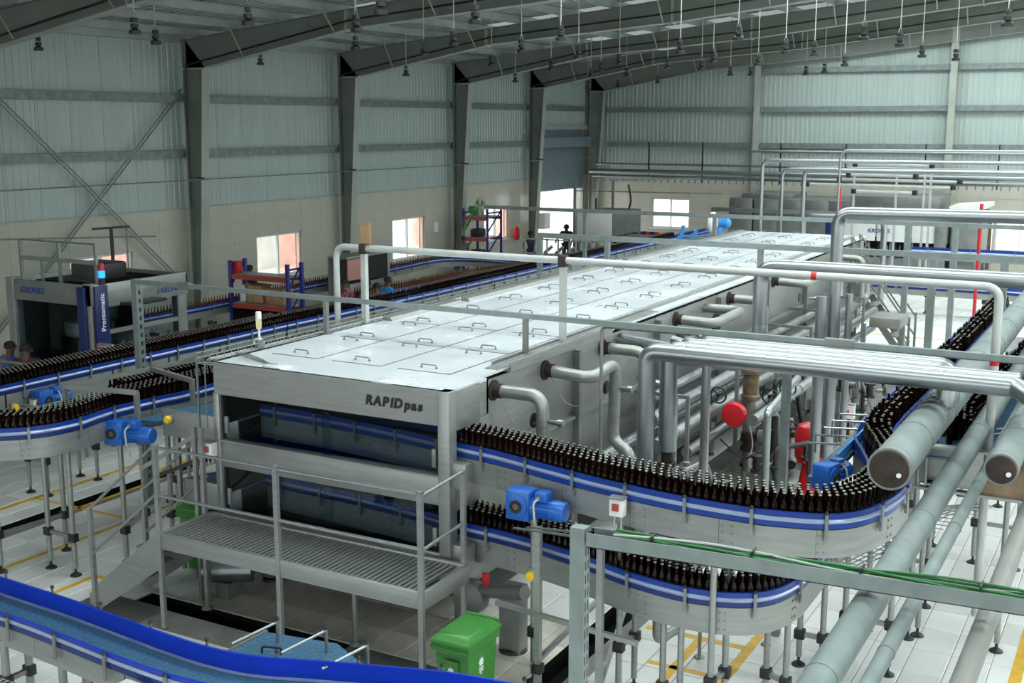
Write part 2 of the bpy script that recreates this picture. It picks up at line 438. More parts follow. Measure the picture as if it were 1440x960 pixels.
# profiled sheets, one object each
def sheet_mesh(w, name):
    mb = MB(); pr = [(0, 0)]; n = 5; p = w / n
    for i in range(n):
        b = i * p
        pr += [(b + p * .30, 0), (b + p * .38, .016), (b + p * .64, .016), (b + p * .72, 0)]
    pr += [(w - .012, 0), (w - .012, -.02), (0, -.02)]
    return mb, pr
def wall_sheet_mesh(w, axis):
    mb, pr = sheet_mesh(w, '')
    poly0 = [((b2, a2, 0) if axis == 'X' else (a2, -b2, 0)) for a2, b2 in pr]
    mb.prism(poly0 if axis == 'X' else poly0, (0, 0, 1)); return mesh('wall_sheet', mb, M['sheet'], flat=True)
smx = wall_sheet_mesh(1.0, 'X')
y = 11.0
while y < Y1 - .2:
    z0 = 5.36 if 43.4 < y < 48.2 else 3.38
    o = link('wall_sheet', smx, wall_left); o.location = (WX, y, z0); o.scale = (1, 1, 8.0 - z0); ORG[o.name] = Vector(); y += 1.0
part('sill_flashing', MB().box(WX, WX + .05, 8, 43.6, 3.345, 3.39), M['frame_l'], wall_left)
def girt(parent, p, q, inward):
    "cold-formed C section from p to q"
    p = Vector(p); q = Vector(q); d = Vector(inward)
    mb = MB(); mb.bar(p + d * .10, q + d * .10, .20, .012); mb.bar(p + d * .195 + Vector((0, 0, -.10)), q + d * .195 + Vector((0, 0, -.10)), .012, .20); mb.bar(p + d * .10 + Vector((0, 0, -.20)), q + d * .10 + Vector((0, 0, -.20)), .20, .012)
    return part('girt', mb, M['galv_d'], parent)  # dark tone paints in the girts' shaded undersides and shadow lines
for a, b in zip(FRAMES, FRAMES[1:]):
    for z in (4.92, 6.36):
        if a > 42 and z < 5: continue
        girt(wall_left, (WX + .03, a + .16, z), (WX + .03, b - .16, z), (1, 0, 0))
part('eave_strut', MB().box(WX + .02, WX + .22, Y0, Y1, 7.70, 7.90), M['purlin'], wall_left)

# ---- windows
def window(n, axis, pos, a0, a1, z0, z1):
    w = group_root('window_%d' % n); fr = MB(); f = .06
    def bx(p, q, r, s2, d0=-.14, d1=-.06, mb=None):
        mb = mb or fr
        if axis == 'X': mb.box(pos + d0, pos + d1, p, q, r, s2)
        else: mb.box(p, q, pos - d1, pos - d0, r, s2)
        return mb
    bx(a0, a0 + f, z0, z1); bx(a1 - f, a1, z0, z1); bx(a0 + f, a1 - f, z0, z0 + f); bx(a0 + f, a1 - f, z1 - f, z1)
    part('frame', fr, M['white'], w)
    m = (a0 + a1) / 2; part('mullion', bx(m - .03, m + .03, z0 + f, z1 - f, mb=MB()), M['white'], w)
    for i, (p, q) in enumerate(((a0 + f, m - .03), (m + .03, a1 - f))): part('pane', bx(p, q, z0 + f, z1 - f, -.105, -.095, mb=MB()), M['wglass' if i == 0 or axis == 'Y' else 'rglass'], w)
    part('sill', bx(a0 - .04, a1 + .04, z0 - .04, z0, -.02, .05, mb=MB()), M['white'], w)
    return w
for n, (a, b, c, d) in enumerate(OPEN[:5]): window(n + 1, 'X', WX, a, b, c, d)
# roller shutter of the loading door
dr = group_root('door_1')
part('shutter_backing', MB().box(WX - .075, WX - .062, 43.6, 48.3, 2.78, 5.36), M['shutter'], dr)  # added backing sheet that stops daylight leaking between the slats
for k in range(25): part('shutter_slat', MB().box(WX - .06, WX - .02, 43.6, 48.3, 2.78 + k * .105, 2.78 + k * .105 + .103), M['shutter'], dr)
part('shutter_box', MB().cbox(WX + .02, WX + .50, 43.4, 48.3, 4.62, 5.06, .02), M['shutter'], dr)
for yy in (43.5, 48.25): part('guide_channel', MB().box(WX - .02, WX + .10, yy, yy + .1, 0, 4.7), M['frame'], dr)
part('door_header', MB().box(WX + .01, WX + .22, 43.3, 48.4, 5.36, 5.56), M['purlin'], dr)

# ---- end wall
we = MB(); EO = [(-20.05, -18.28, 1.08, 2.38), (-6.36, -5.86, 0, 2.1), (-5.75, -4.0, .75, 2.2)]
xs = WX - .25
for (a, b, c, d) in EO:
    we.box(xs, a, Y1, Y1 + .25, 0, 3.3)
    if c > 0: we.box(a, b, Y1, Y1 + .25, 0, c)
    we.box(a, b, Y1, Y1 + .25, d, 3.3); xs = b
we.box(xs, EAST_X, Y1, Y1 + .25, 0, 3.3)
we.prism([(WX - .2, Y1 + .05, 3.3), (EAST_X, Y1 + .05, 3.3), (EAST_X, Y1 + .05, roof_z(EAST_X)), (RIDGE_X, Y1 + .05, roof_z(RIDGE_X)), (WX - .2, Y1 + .05, roof_z(WX))], (0, .06, 0))
wall_back = struct('wall_back', we, M['plaster'])
tiled(wall_back, 'Y', Y1, WX, -2.0, 3.3, EO, .95, .66)
sme = wall_sheet_mesh(1.0, 'Y'); x = WX
while x < -1.5:
    o = link('wall_sheet', sme, wall_back); o.location = (x, Y1 + .03, 3.3); o.scale = (1, 1, roof_z(x) - 3.32); ORG[o.name] = Vector(); x += 1.0
for n, (a, b, c, d) in ((6, EO[0]), (7, EO[2])): window(n, 'Y', Y1, a, b, c, d)
d2 = group_root('door_2')
part('leaf', MB().box(-6.32, -5.90, Y1 + .08, Y1 + .13, 0, 2.06), M['wood'], d2); part('handle', MB().bar((-5.98, Y1 + .06, .95), (-5.98, Y1 + .06, 1.1), .02, .03), M['steel'], d2)
EC = [-15.3, -7.6, 0.4]
for z in (4.82, 6.30, 7.86):
    for a, b in zip([WX + .9] + EC, EC + [4]):
        if z > 7.5 and b < -15: continue
        girt(wall_back, (a + .13, Y1 - .01, z), (b - .13, Y1 - .01, z), (0, -1, 0))
for x in EC:
    mb = MB(); mb.box(x - .13, x + .13, Y1 - .42, Y1 - .40, 0, roof_z(x) - .25); mb.box(x - .008, x + .008, Y1 - .40, Y1 - .05, 0, roof_z(x) - .25); mb.box(x - .13, x + .13, Y1 - .05, Y1 - .03, 0, roof_z(x) - .25)
    part('wind_post', mb, M['frame_l'], wall_back)
# ---- remaining shell, not in view
wr = MB(); wr.box(EAST_X, EAST_X + .2, Y0, Y1 + .3, 0, 1.0); wr.box(EAST_X, EAST_X + .2, Y0, Y1 + .3, 5.6, roof_z(EAST_X))
for a, b in zip([Y0] + FRAMES, FRAMES + [Y1 + .3]): wr.box(EAST_X, EAST_X + .2, b - .5, b + .5, 1.0, 5.6)
struct('wall_right', wr, M['sheet'])
wf = MB(); zr = roof_z
wf.box(WX - .2, EAST_X, Y0 - .2, Y0, 0, 1.2); wf.prism([(WX - .2, Y0 - .2, 6.2), (EAST_X, Y0 - .2, 6.2), (EAST_X, Y0 - .2, zr(EAST_X)), (RIDGE_X, Y0 - .2, zr(RIDGE_X)), (WX - .2, Y0 - .2, zr(WX - .2))], (0, .2, 0))
for x in (-22.5, -15.5, -8.5, -1.5, 5.5, 12.3): wf.box(x - .7, x + .7, Y0 - .2, Y0, 1.2, 6.2)  # wide gaps left in this unseen wall to brighten front-facing surfaces
struct('wall_front', wf, M['sheet'])
struct('yard_ground', MB().box(-70, WX - .26, -40, 90, -.4, -.05).box(EAST_X + .25, 60, -40, 90, -.4, -.05).box(WX - .26, EAST_X + .25, -40, Y0 - .25, -.4, -.05).box(WX - .26, EAST_X + .25, Y1 + .45, 90, -.4, -.05), M['concrete'])
struct('boundary_wall', MB().box(-31.2, -31, -20, 44, -.05, 2.6).box(-31.2, -31, 46.5, 80, -.05, 2.2), M['pink'])

# ---- roof: sheets, translucent strips, purlins
STRIPS = [(3.0, 5.4), (10.6, 13.0), (17.6, 20.0), (24.4, 26.9), (30.9, 33.2), (37.5, 39.9), (44.0, 46.2)]
cuts = sorted({Y0 - .2, Y1 + .3} | {v for s2 in STRIPS for v in s2})
def slab(x0, x1, y0, y1, lift=0, t=.03):
    return MB().add([(x0, y0, roof_z(x0) + lift), (x1, y0, roof_z(x1) + lift), (x1, y1, roof_z(x1) + lift), (x0, y1, roof_z(x0) + lift)] +
                    [(x0, y0, roof_z(x0) + lift + t), (x1, y0, roof_z(x1) + lift + t), (x1, y1, roof_z(x1) + lift + t), (x0, y1, roof_z(x0) + lift + t)],
                    [(0, 3, 2, 1), (4, 5, 6, 7), (0, 1, 5, 4), (1, 2, 6, 5), (2, 3, 7, 6), (3, 0, 4, 7)])
rf = MB()
for a, b in zip(cuts, cuts[1:]):
    st = any(abs(a - s2[0]) < 1e-6 for s2 in STRIPS)
    for x0, x1 in ((WX - .4, RIDGE_X), (RIDGE_X, EAST_X + .2)):
        if not st: spans = [(x0, x1)]
        else: spans = [(x0, -18.2), (-.4, x1)] if x1 == RIDGE_X else [(x0, 1.4), (EAST_X - 2, x1)]
        for p, q in spans:
            mb = slab(p, q, a, b); rf.add(mb.v, mb.f)
            n = int((b - a) / .25)
            for k in range(n):
                mb = slab(p, q, a + (k + .3) * (b - a) / n, a + (k + .3) * (b - a) / n + .05, -.028, .03)
                if p < -2: rf.add(mb.v, mb.f)
roof = struct('ceiling', rf, M['roof'], flat=True)
for a, b in STRIPS:
    for x0, x1 in ((-18.2, -14.3), (-14.3, -10.4), (-10.4, -6.5), (-6.5, -3.4), (-3.4, -.4), (1.4, 6.2), (6.2, EAST_X - 2)):
        mb = slab(x0 + .02, x1 - .02, a + .02, b - .02, .004, .02); part('rooflight', mb, M['sky' if (x0 >= -6.5 and a < 40) or (x0 >= -10.4 and 9 < a < 35) or (a > 43 and x0 > -15) else 'sky_d'], roof, flat=True)  # bright panels set where floor, machine top and end wall need extra light
x = WX + .9
while x < 12:
    z = roof_z(x); mb = MB()
    mb.box(x - .006, x + .006, Y0, Y1, z - .215, z - .03); mb.box(x - .006, x + .07, Y0, Y1, z - .045, z - .03); mb.box(x - .07, x + .006, Y0, Y1, z - .225, z - .21)
    part('purlin', mb, M['purlin'], roof, flat=True); x += 1.45
# ---- portal frames
def lower_z(x):
    P = [(-22.2, 7.05), (-17.4, 7.87), (-11.7, 8.27), (-4.9, 9.0), (.5, 9.55), (6, 9.0), (12.8, 8.0)]
    for (a, b), (c, d) in zip(P, P[1:]):
        if x <= c: return b + (d - b) * (x - a) / (c - a)
    return P[-1][1]
for k, fy in enumerate(FRAMES):
    fr = group_root('trim_%d' % (k + 3)); h = .008
    xin = -22.25
    part('column_web', MB().prism([(WX + .30, fy - h, 0), (-22.72, fy - h, 0), (xin, fy - h, 7.05), (WX + .30, fy - h, 7.75)], (0, 2 * h, 0)), M['frame'], fr)
    part('column_inner_flange', MB().prism([(-22.72, fy - .14, 0), (-22.70, fy - .14, 0), (xin + .02, fy - .14, 7.05), (xin, fy - .14, 7.05)], (0, .28, 0)), M['frame_l'], fr)
    part('column_outer_flange', MB().box(WX + .28, WX + .30, fy - .14, fy + .14, 0, 7.75), M['frame'], fr)
    xs = [-22.2, -17.4, -11.7, -4.9, .5]
    part('rafter_web', MB().prism([(WX + .3, fy - h, 7.05), (xin, fy - h, 7.05)] + [(x, fy - h, lower_z(x)) for x in xs[1:]] + [(.5, fy - h, roof_z(.5) - .23), (WX + .3, fy - h, roof_z(WX + .3) - .23)], (0, 2 * h, 0)), M['frame'], fr)
    lf = MB(); uf = MB()
    for a, b in zip(xs, xs[1:]): lf.prism([(a, fy - .13, lower_z(a)), (b, fy - .13, lower_z(b)), (b, fy - .13, lower_z(b) - .018), (a, fy - .13, lower_z(a) - .018)], (0, .26, 0))
    uf.prism([(WX + .3, fy - .13, roof_z(WX + .3) - .23), (.5, fy - .13, roof_z(.5) - .23), (.5, fy - .13, roof_z(.5) - .215), (WX + .3, fy - .13, roof_z(WX + .3) - .215)], (0, .26, 0))
    part('rafter_lower_flange', lf, M['frame_l'], fr); part('rafter_upper_flange', uf, M['frame'], fr)
    part('knee_plate', MB().box(WX + .3, xin + .12, fy - .15, fy + .15, 7.0, 7.045), M['frame_l'], fr)
    for x in (-17.6, -11.9, -5.1):
        part('splice_plate', MB().box(x - .02, x + .02, fy - .14, fy + .14, lower_z(x) - .05, roof_z(x) - .23), M['frame_l'], fr)
    x = WX + .9 + 1.45; n = 0
    while x < 0:
        if n % 2 == 0:
            for sg in (-1,):
                part('fly_brace', MB().bar((x, fy + sg * .12, lower_z(x) + .02), (x, fy + sg * .62, roof_z(x) - .14), .04, .012), M['frame_l'], fr)
        x += 1.45; n += 1
    if k < 6:
        part('conduit', MB().tube(fillet([(WX + .45, fy - .2, 3.4), (WX + .45, fy - .2, 7.1), (-22.0, fy - .14, 7.25), (-17.4, fy - .14, 8.05), (-11.7, fy - .14, 8.5), (-5, fy - .14, 9.25), (0, fy - .14, 9.8)], .2, 3), .025, 6), M['black'], fr)
        part('wall_bracket', MB().bar((-22.5, fy - .2, 4.2), (-22.15, fy - .35, 4.2), .06, .04), M['black'], fr)

def rods(name, p, q, label):
    mb = MB(); d = Vector((0, 0, .055))
    mb.bar(Vector(p) + d, Vector(q) + d, .032, .032, (1, 0, 0)); mb.bar(Vector(p) - d, Vector(q) - d, .032, .032, (1, 0, 0)); solo(name, mb, M['galv'], label, 'brace')
rods('wall_brace', (-22.95, 16.95, 6.95), (-22.95, 23.4, 1.2), 'twin diagonal wall brace falling to the right behind the labelling machine')
rods('wall_brace', (-22.98, 23.5, 6.45), (-22.98, 17.0, .6), 'twin diagonal wall brace rising to the right up to the grey column')
solo('guy_wire', MB().tube([(-22.2, 8, 4.17), (-22.2, 48.4, 4.17)], .018, 6), M['galv'], 'thin taut cable strung along the grey columns of the side wall', 'cable')
w2 = MB(); w2.tube([(-22.6, 14, 3.3), (-21.2, 20.6, 2.95)], .02, 6); solo('branch_conduit', w2, M['galv_d'], 'thin slanting pipe in front of the wall left of the lamp mast', 'pipe')

# ================================================================== BUILDERS
def pipe(name, label, pts, r, m, band=0, bend=.15, n=14, cat='pipe', group=None, bandmat=None):
    P = fillet(pts, bend, 6); lo = min(P, key=lambda p: p.z)
    t = root(name, label, cat, tuple(lo), group)
    part('pipe_wall', MB().tube(P, r, n), m, t)
    if band:
        for a, b in zip([Vector(p) for p in pts], [Vector(p) for p in pts][1:]):
            L = (b - a).length; d = (b - a).normalized(); s = band * .5
            while s < L - .1:
                c = a + d * s; part('joint_band', MB().tube([c - d * .012, c + d * .012], r + .004, n), bandmat or m, t); s += band
    return t
def localroot(name, label, cat, group=None): return root(name, label, cat, (0, 0, 0), group)
def place(o, loc, rz=0): o.location = loc; o.rotation_euler = (0, 0, rz); return o

def gearmotor(label, loc, rz=0, paint='motor', size=1.0):
    "gearbox at -x, motor along +x, face towards -y; origin at its underside"
    t = localroot('gear_motor', label, 'motor', None); s = size
    part('gearbox', MB().cbox(-.30 * s, -.04 * s, -.10 * s, .12 * s, 0, .30 * s, .02 * s), M[paint], t)
    part('bearing_flange', MB().lathe((-.17 * s, -.10 * s, .15 * s), [(.115 * s, 0), (.115 * s, -.015 * s), (.09 * s, -.022 * s)], 20, 'Y'), M[paint], t)
    part('shaft_ring', MB().lathe((-.17 * s, -.12 * s, .15 * s), [(.062 * s, 0), (.062 * s, -.02 * s), (.04 * s, -.02 * s), (.04 * s, -.005 * s)], 18, 'Y'), M['black'], t)
    part('shaft_end', MB().lathe((-.17 * s, -.12 * s, .15 * s), [(.034 * s, 0), (.034 * s, -.012 * s)], 14, 'Y'), M['brass'], t)
    mb = MB(); mb.lathe((-.04 * s, .01 * s, .13 * s), [(.10 * s, 0), (.10 * s, .03 * s), (.085 * s, .035 * s), (.085 * s, .20 * s)], 20, 'X')
    for k in range(12):
        a = 2 * pi * k / 12; c = Vector((0, cos(a), sin(a)))
        p = Vector((-.0 * s, .01 * s, .13 * s)) + c * .092 * s; mb.bar(p, p + Vector((.19 * s, 0, 0)), .010 * s, .022 * s, tuple(c))
    part('motor_body', mb, M[paint], t)
    part('fan_cover', MB().lathe((.16 * s, .01 * s, .13 * s), [(.098 * s, 0), (.104 * s, .02 * s), (.104 * s, .13 * s), (.085 * s, .155 * s), (.03 * s, .16 * s)], 20, 'X'), M[paint], t)
    part('terminal_box', MB().cbox(.0, .13 * s, -.06 * s, .07 * s, .21 * s, .31 * s, .012 * s), M[paint], t)
    part('cable', MB().tube(fillet([(.05 * s, -.065 * s, .25 * s), (.03 * s, -.14 * s, .22 * s), (.05 * s, -.15 * s, .05 * s), (.06 * s, -.08 * s, -.12 * s)], .06, 5), .011 * s, 7), M['cord'], t, 'pale grey cable looping out of the terminal box')
    part('cable_gland', MB().lathe((.05 * s, -.06 * s, .25 * s), [(.022 * s, 0), (.022 * s, -.03 * s)], 10, 'Y'), M['steel'], t)
    return place(t, loc, rz)
def switch_box(label, loc, rz=0, w=.14, h=.17):
    t = localroot('switch_box', label, 'switch')
    part('housing', MB().cbox(-w / 2, w / 2, -.05, .05, 0, h, .008), M['white'], t); part('rain_cover', MB().box(-w * .55, w * .55, -.07, .05, h, h + .012), M['steel_d'], t)
    part('knob', MB().cbox(-.032, .032, -.075, -.05, h * .35, h * .35 + .07, .006), M['orange'], t)
    for x in (-.03, .03): part('cable', MB().tube([(x, 0, 0), (x * 1.2, 0, -.08), (x * .4, .03, -.2)], .008, 6), M['cord'], t)
    return place(t, loc, rz)
def stop_button(label, loc, rz=0):
    t = localroot('stop_button', label, 'button')
    part('back_box', MB().cbox(-.06, .06, 0, .05, -.06, .07, .006), M['steel_d'], t)
    part('button', MB().lathe((0, 0, 0), [(.05, 0), (.052, -.035), (.04, -.055), (.015, -.06)], 16, 'Y'), M['yellow_p'], t)
    return place(t, loc, rz)

def conveyor(name, label, path, width, zb, zf, side=1, legs=(), bracket=.62, guide=True, group=None, far_guide=True, plate=.8, band=('blue', 'silver', 'blue_d'), k=5, h=.135, clip=True):
    "path = xy of the outer edge; side +1: the belt lies to the left of travel"
    P = smooth(path, k); s = side
    t = root(name, label, 'conveyor', (P[len(P) // 2][0], P[len(P) // 2][1], 0), group)
    def strip(a0, a1, z0, z1): return [(s * a0, z0), (s * a1, z0), (s * a1, z1), (s * a0, z1)][::s]
    part('belt', MB().sweep(strip(.03, width - .03, zb - .02, zb), P), M['belt'], t)
    # side plates cut into lengths
    seg = []; acc = 0; cur = [P[0]]
    for a, b in zip(P, P[1:]):
        cur.append(b); acc += sqrt((a[0] - b[0]) ** 2 + (a[1] - b[1]) ** 2)
        if acc > plate: seg.append(cur); cur = [b]; acc = 0
    if len(cur) > 1: seg.append(cur)
    for q in seg:
        q = [q[0]] + q[1:-1] + [(q[-1][0] + (q[-2][0] - q[-1][0]) * .03, q[-1][1] + (q[-2][1] - q[-1][1]) * .03)]
        part('side_plate', MB().sweep(strip(0.0, .018, zf, zb - .012), q), M['steel'], t)
        if clip:
            for d in (.1, .55):
                x, y = q[0][0] + (q[-1][0] - q[0][0]) * d, q[0][1] + (q[-1][1] - q[0][1]) * d
    if plate < 1:
        bo = MB()
        for q in seg:
            for u in (.12, .5):
                x, y = q[0][0] + (q[min(2, len(q) - 1)][0] - q[0][0]) * u, q[0][1] + (q[min(2, len(q) - 1)][1] - q[0][1]) * u
                dx, dy = q[1][0] - q[0][0], q[1][1] - q[0][1]; l = sqrt(dx * dx + dy * dy) or 1; nx, ny = dy / l * s, -dx / l * s
                for z in (zb - .06, (zb + zf) / 2, zf + .05): bo.bar((x, y, z), (x + nx * .008, y + ny * .008, z), .016, .016)
        part('plate_bolts', bo, M['grey_pipe'], t, kind='stuff')
    part('inner_plate', MB().sweep(strip(width - .018, width, zf, zb - .012), P), M['steel_d'], t)
    part('return_tray', MB().sweep(strip(.03, width - .03, zf + .03, zf + .05), P), M['dark'], t)
    if guide:
        z = zb
        part('guide_rail_top', MB().sweep(strip(-.005, .022, z + h * .66, z + h), P), M[band[0]], t, 'bright blue top strip of the side guide')
        part('guide_rail_middle', MB().sweep([(s * a, b) for a, b in [(.0, z + h * .34), (-.018, z + h * .37), (-.026, z + h * .5), (-.018, z + h * .63), (0, z + h * .66)]][::-s], P), M[band[1]], t, 'pale silvery blue middle strip of the side guide')
        part('guide_rail_bottom', MB().sweep(strip(-.012, .018, z + .0, z + h * .34), P), M[band[2]], t, 'dark blue lower strip of the side guide')
        if far_guide:
            part('far_guide_rail', MB().sweep(strip(width - .022, width + .005, z + h * .5, z + h), P), M[band[0]], t)
            part('far_guide_bar', MB().sweep(strip(width - .018, width + .01, z + .01, z + h * .4), P), M[band[2]], t)
        for x, y, dx, dy in walk(P, bracket, bracket * .4):
            nx, ny = -dy * s, dx * s; mb = MB(); o = -.035
            c = Vector((x + nx * o, y + ny * o, 0)); tx = Vector((dx, dy, 0))
            mb.bar(c + Vector((0, 0, zb - .10)), c + Vector((0, 0, zb + h + .01)), .030, .012, tuple(tx.cross(Vector((0, 0, 1)))))
            mb.bar(c + Vector((0, 0, zb - .10)), c + Vector((0, 0, zb - .02)) + Vector((nx, ny, 0)) * .03, .045, .02, (0, 0, 1))
            mb.cur = 1; mb.lathe(c + Vector((0, 0, zb + h + .005)), [(.016, 0), (.020, .012), (.010, .028)], 8)
            part('guide_bracket', mb, [M['steel_d'], M['black']], t)
    for lg in legs: stand(t, lg, zf)
    return t, P
def stand(t, pts, zf, r=.030, brace=.55):
    "one or two legs with feet, clamps and a cross bar"
    for (x, y) in pts:
        l = part('leg', MB().tube([(x, y, .10), (x, y, zf + .05)], r, 10), M['steel'], t)
        part('foot', MB().lathe((x, y, 0), [(.075, 0), (.07, .015), (.03, .04), (.016, .05), (.016, .13)], 12), M['black'], l)
        part('clamp', MB().cbox(x - .055, x + .055, y - .045, y + .045, brace - .055, brace + .055, .012), M['black'], l)
    if len(pts) == 2: part('cross_bar', MB().bar((*pts[0], brace), (*pts[1], brace), .045, .045), M['steel'], t)

# ---- bottles
BP = [(.031, 0), (.0355, .012), (.0355, .155), (.032, .178), (.0175, .212), (.0135, .240), (.0135, .286)]
bm_body = mesh('beer_bottle', MB().lathe((0, 0, 0), BP, 12), M['bottle'])
bm_cap = mesh('crown_cap', MB().lathe((0, 0, .284), [(.0155, 0), (.0165, .003), (.0145, .009), (.010, .011)], 12), M['cap'])
BOTTLES = []       # (distance^2, x, y, z, key)
def fill(P, width, zb, rows, side, key, s0=.0, s1=1e9, gap=.0765, edge=.052):
    for k in range(rows):
        off = edge + (width - 2 * edge) * (k / max(1, rows - 1) if rows > 1 else .5)
        Q = offset(P, side * off)
        n = 0
        for x, y, dx, dy in walk(Q, gap, (k % 2) * gap / 2 + s0 + rnd.uniform(0, .02)):
            if n * gap + s0 > s1: break
            n += 1
            if key in ('up', 'right') and y > 12.4 and rnd.random() < .5: continue
            BOTTLES.append((x * x + y * y + (zb - 5.6) ** 2, x + rnd.uniform(-.005, .005), y + rnd.uniform(-.005, .005), zb, key, k, n))

# ================================================================== PASTEURISER
XL, XR, XB, YF, YE, ZT = -9.5, -6.28, -6.45, 10.0, 29.5, 2.89
pz = root('tunnel_pasteuriser', 'long stainless double-deck tunnel machine with lidded silver top and two dark front windows', 'machine', ((XL + XR) / 2, YF, 0))
part('fascia', MB().box(XL, XR - .05, YF, YF + .06, 2.52, ZT), M['steel'], pz)
part('middle_band', MB().cbox(XL + .06, XR - .14, YF + .015, YF + .07, 1.65, 1.98, .008), M['steel'], pz)
part('window_ledge', MB().box(XL + .06, XR - .14, YF - .02, YF + .10, 1.965, 1.985), M['steel'], pz)
part('lower_band', MB().cbox(XL + .06, XR - .14, YF + .015, YF + .07, .92, 1.12, .008), M['steel'], pz)
part('skirt_ledge', MB().cbox(XL - .02, XR - .12, YF - .08, YF + .06, .86, 1.0, .008), M['steel'], pz)
part('corner_post', MB().cbox(XL - .02, XL + .07, YF - .01, YF + .10, .80, 2.53, .006), M['steel'], pz)
part('corner_post', MB().cbox(XR - .14, XR, YF - .012, YF + .14, .72, ZT, .006), M['steel'], pz)
part('side_front_panel', MB().cbox(XR - .06, XR, YF + .14, YF + .62, 2.45, ZT - .01, .006), M['steel'], pz)
part('side_front_panel', MB().cbox(XR - .06, XR, YF + .14, YF + .62, 1.58, 1.86, .006), M['steel'], pz)
part('side_front_panel', MB().cbox(XR - .06, XR, YF + .14, YF + .62, .72, .98, .006), M['steel'], pz)
for z0, z1 in ((1.86, 2.13), (.98, 1.24)): part('outlet_box', MB().cbox(XR - .02, XR + .17, YF + .03, YF + .22, z0, z1, .008), M['steel'], pz)
for z0, z1 in ((1.985, 2.52), (1.12, 1.65)):
    for a, b, yy in ((XL + .06, -7.85, YF + .035), (-7.98, XR - .14, YF + .05)):
        w = part('window_pane', MB().box(a, b, yy, yy + .006, z0, z1), M['glassp'], pz, 'clear sliding window pane')
    for x in (XL + .16, XR - .2): part('latch', MB().cbox(x - .025, x + .025, YF - .005, YF + .03, z0 + .08, z0 + .28, .006), M['steel_d'], pz)
    part('pane_stop', MB().box(XL + .07, XL + .10, YF + .03, YF + .06, z0, z1), M['black'], pz)
part('inner_back_shade', MB().box(XL + .03, XB, YF + 1.05, YF + 1.09, .8, ZT - .05), M['dark'], pz)  # dark sheet closing the deck, stands for its unlit depth
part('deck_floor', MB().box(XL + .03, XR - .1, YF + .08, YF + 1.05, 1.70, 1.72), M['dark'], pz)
part('deck_floor', MB().box(XL + .03, XR - .1, YF + .08, YF + 1.05, .86, .88), M['steel_d'], pz)
part('side_wall', MB().box(XL, XL + .04, YF + 1.0, YE, .75, ZT - .02), M['steel'], pz)
for z0, z1 in ((2.13, 2.87), (1.28, 1.82), (.75, .95)): part('inner_shade_screen', MB().box(XL + .01, XL + .03, YF + .1, YF + 1.0, z0, z1), M['dark'], pz)  # dark screens added so the windows look into shade
for z0, z1 in ((1.82, 2.13), (.95, 1.28)): part('inner_shade_screen', MB().box(XL + .09, XL + .11, YF + .3, YF + 1.04, z0, z1), M['dark'], pz)
part('end_wall', MB().box(XL, XB, YE - .04, YE, .75, ZT - .02), M['steel'], pz)
# right flank in bolted panels, two rows
yb = [YF + .62, 13.28, 16.0, 18.7, 21.4, 24.1, 26.8, YE]
for a, b in zip(yb, yb[1:]):
    for z0, z1, dx in ((1.92, 2.80, .0), (1.02, 1.89, .02), (.62, 1.0, .0)):
        part('side_panel', MB().cbox(XB - .04, XB + dx, a + .012, b - .012, z0, z1, .008), M['steel' if z0 > 1.9 else 'steel_d'], pz)
    part('side_rib', MB().box(XB - .02, XB + .09, a - .035, a + .035, .62, 2.76), M['steel_d'], pz)
    part('side_rail', MB().box(XB - .01, XB + .05, a + .05, b - .05, 1.885, 1.925), M['steel'], pz)
part('access_hatch', MB().cbox(XB, XB + .03, 10.75, 11.12, 1.95, 2.42, .006), M['steel'], pz)
part('under_tank', MB().prism([(XL + .15, YF + 1.1, .75), (XB - .03, YF + 1.1, .75), (XB - .25, YF + 1.1, .34), (XL + .4, YF + 1.1, .34)], (0, YE - YF - 1.3, 0)), M['steel_d'], pz)
for x in (XL + .10, XB - .12):
    for yy in (10.75, 13.4, 16.1, 18.8, 21.5, 24.2, 26.9, 29.2):
        l = part('leg', MB().cbox(x - .09, x + .09, yy - .09, yy + .09, .05, .80, .01), M['steel_d'], pz); part('foot', MB().lathe((x, yy, 0), [(.12, 0), (.11, .03), (.04, .06)], 14), M['black'], l)
# top: deck sheet, lids with handles
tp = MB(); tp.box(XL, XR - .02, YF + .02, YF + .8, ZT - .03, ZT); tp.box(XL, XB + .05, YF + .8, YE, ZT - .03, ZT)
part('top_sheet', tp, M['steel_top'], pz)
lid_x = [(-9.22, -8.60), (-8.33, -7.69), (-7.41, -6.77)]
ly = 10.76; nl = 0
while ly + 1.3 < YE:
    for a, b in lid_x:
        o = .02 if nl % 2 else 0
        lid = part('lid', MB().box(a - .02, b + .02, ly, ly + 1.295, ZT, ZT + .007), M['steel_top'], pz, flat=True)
        part('lid_gap_line', MB().box(a - .032, b + .032, ly - .012, ly + 1.307, ZT - .01, ZT + .0025), M['black'], lid, flat=True)  # black border added to draw the dark gap around the lid
        for hy in (ly + .14, ly + 1.12):
            c = (a + b) / 2 - .02
            mb = MB().tube(fillet([(c - .10, hy, ZT + .01), (c - .10, hy, ZT + .05), (c + .10, hy, ZT + .05), (c + .10, hy, ZT + .01)], .02, 3), .008, 6)
            mb.lathe((c - .10, hy, ZT + .014), [(.018, 0), (.018, .008)], 8); mb.lathe((c + .10, hy, ZT + .014), [(.018, 0), (.018, .008)], 8)
            part('handle', mb, M['steel_d'], lid)
    ly += 1.335; nl += 1
for x, yy in ((-8.69, 10.16), (-7.16, 10.12)): part('cover_plate', MB().cbox(x - .13, x + .13, yy - .10, yy + .12, ZT, ZT + .02, .004), M['steel_top'], pz)
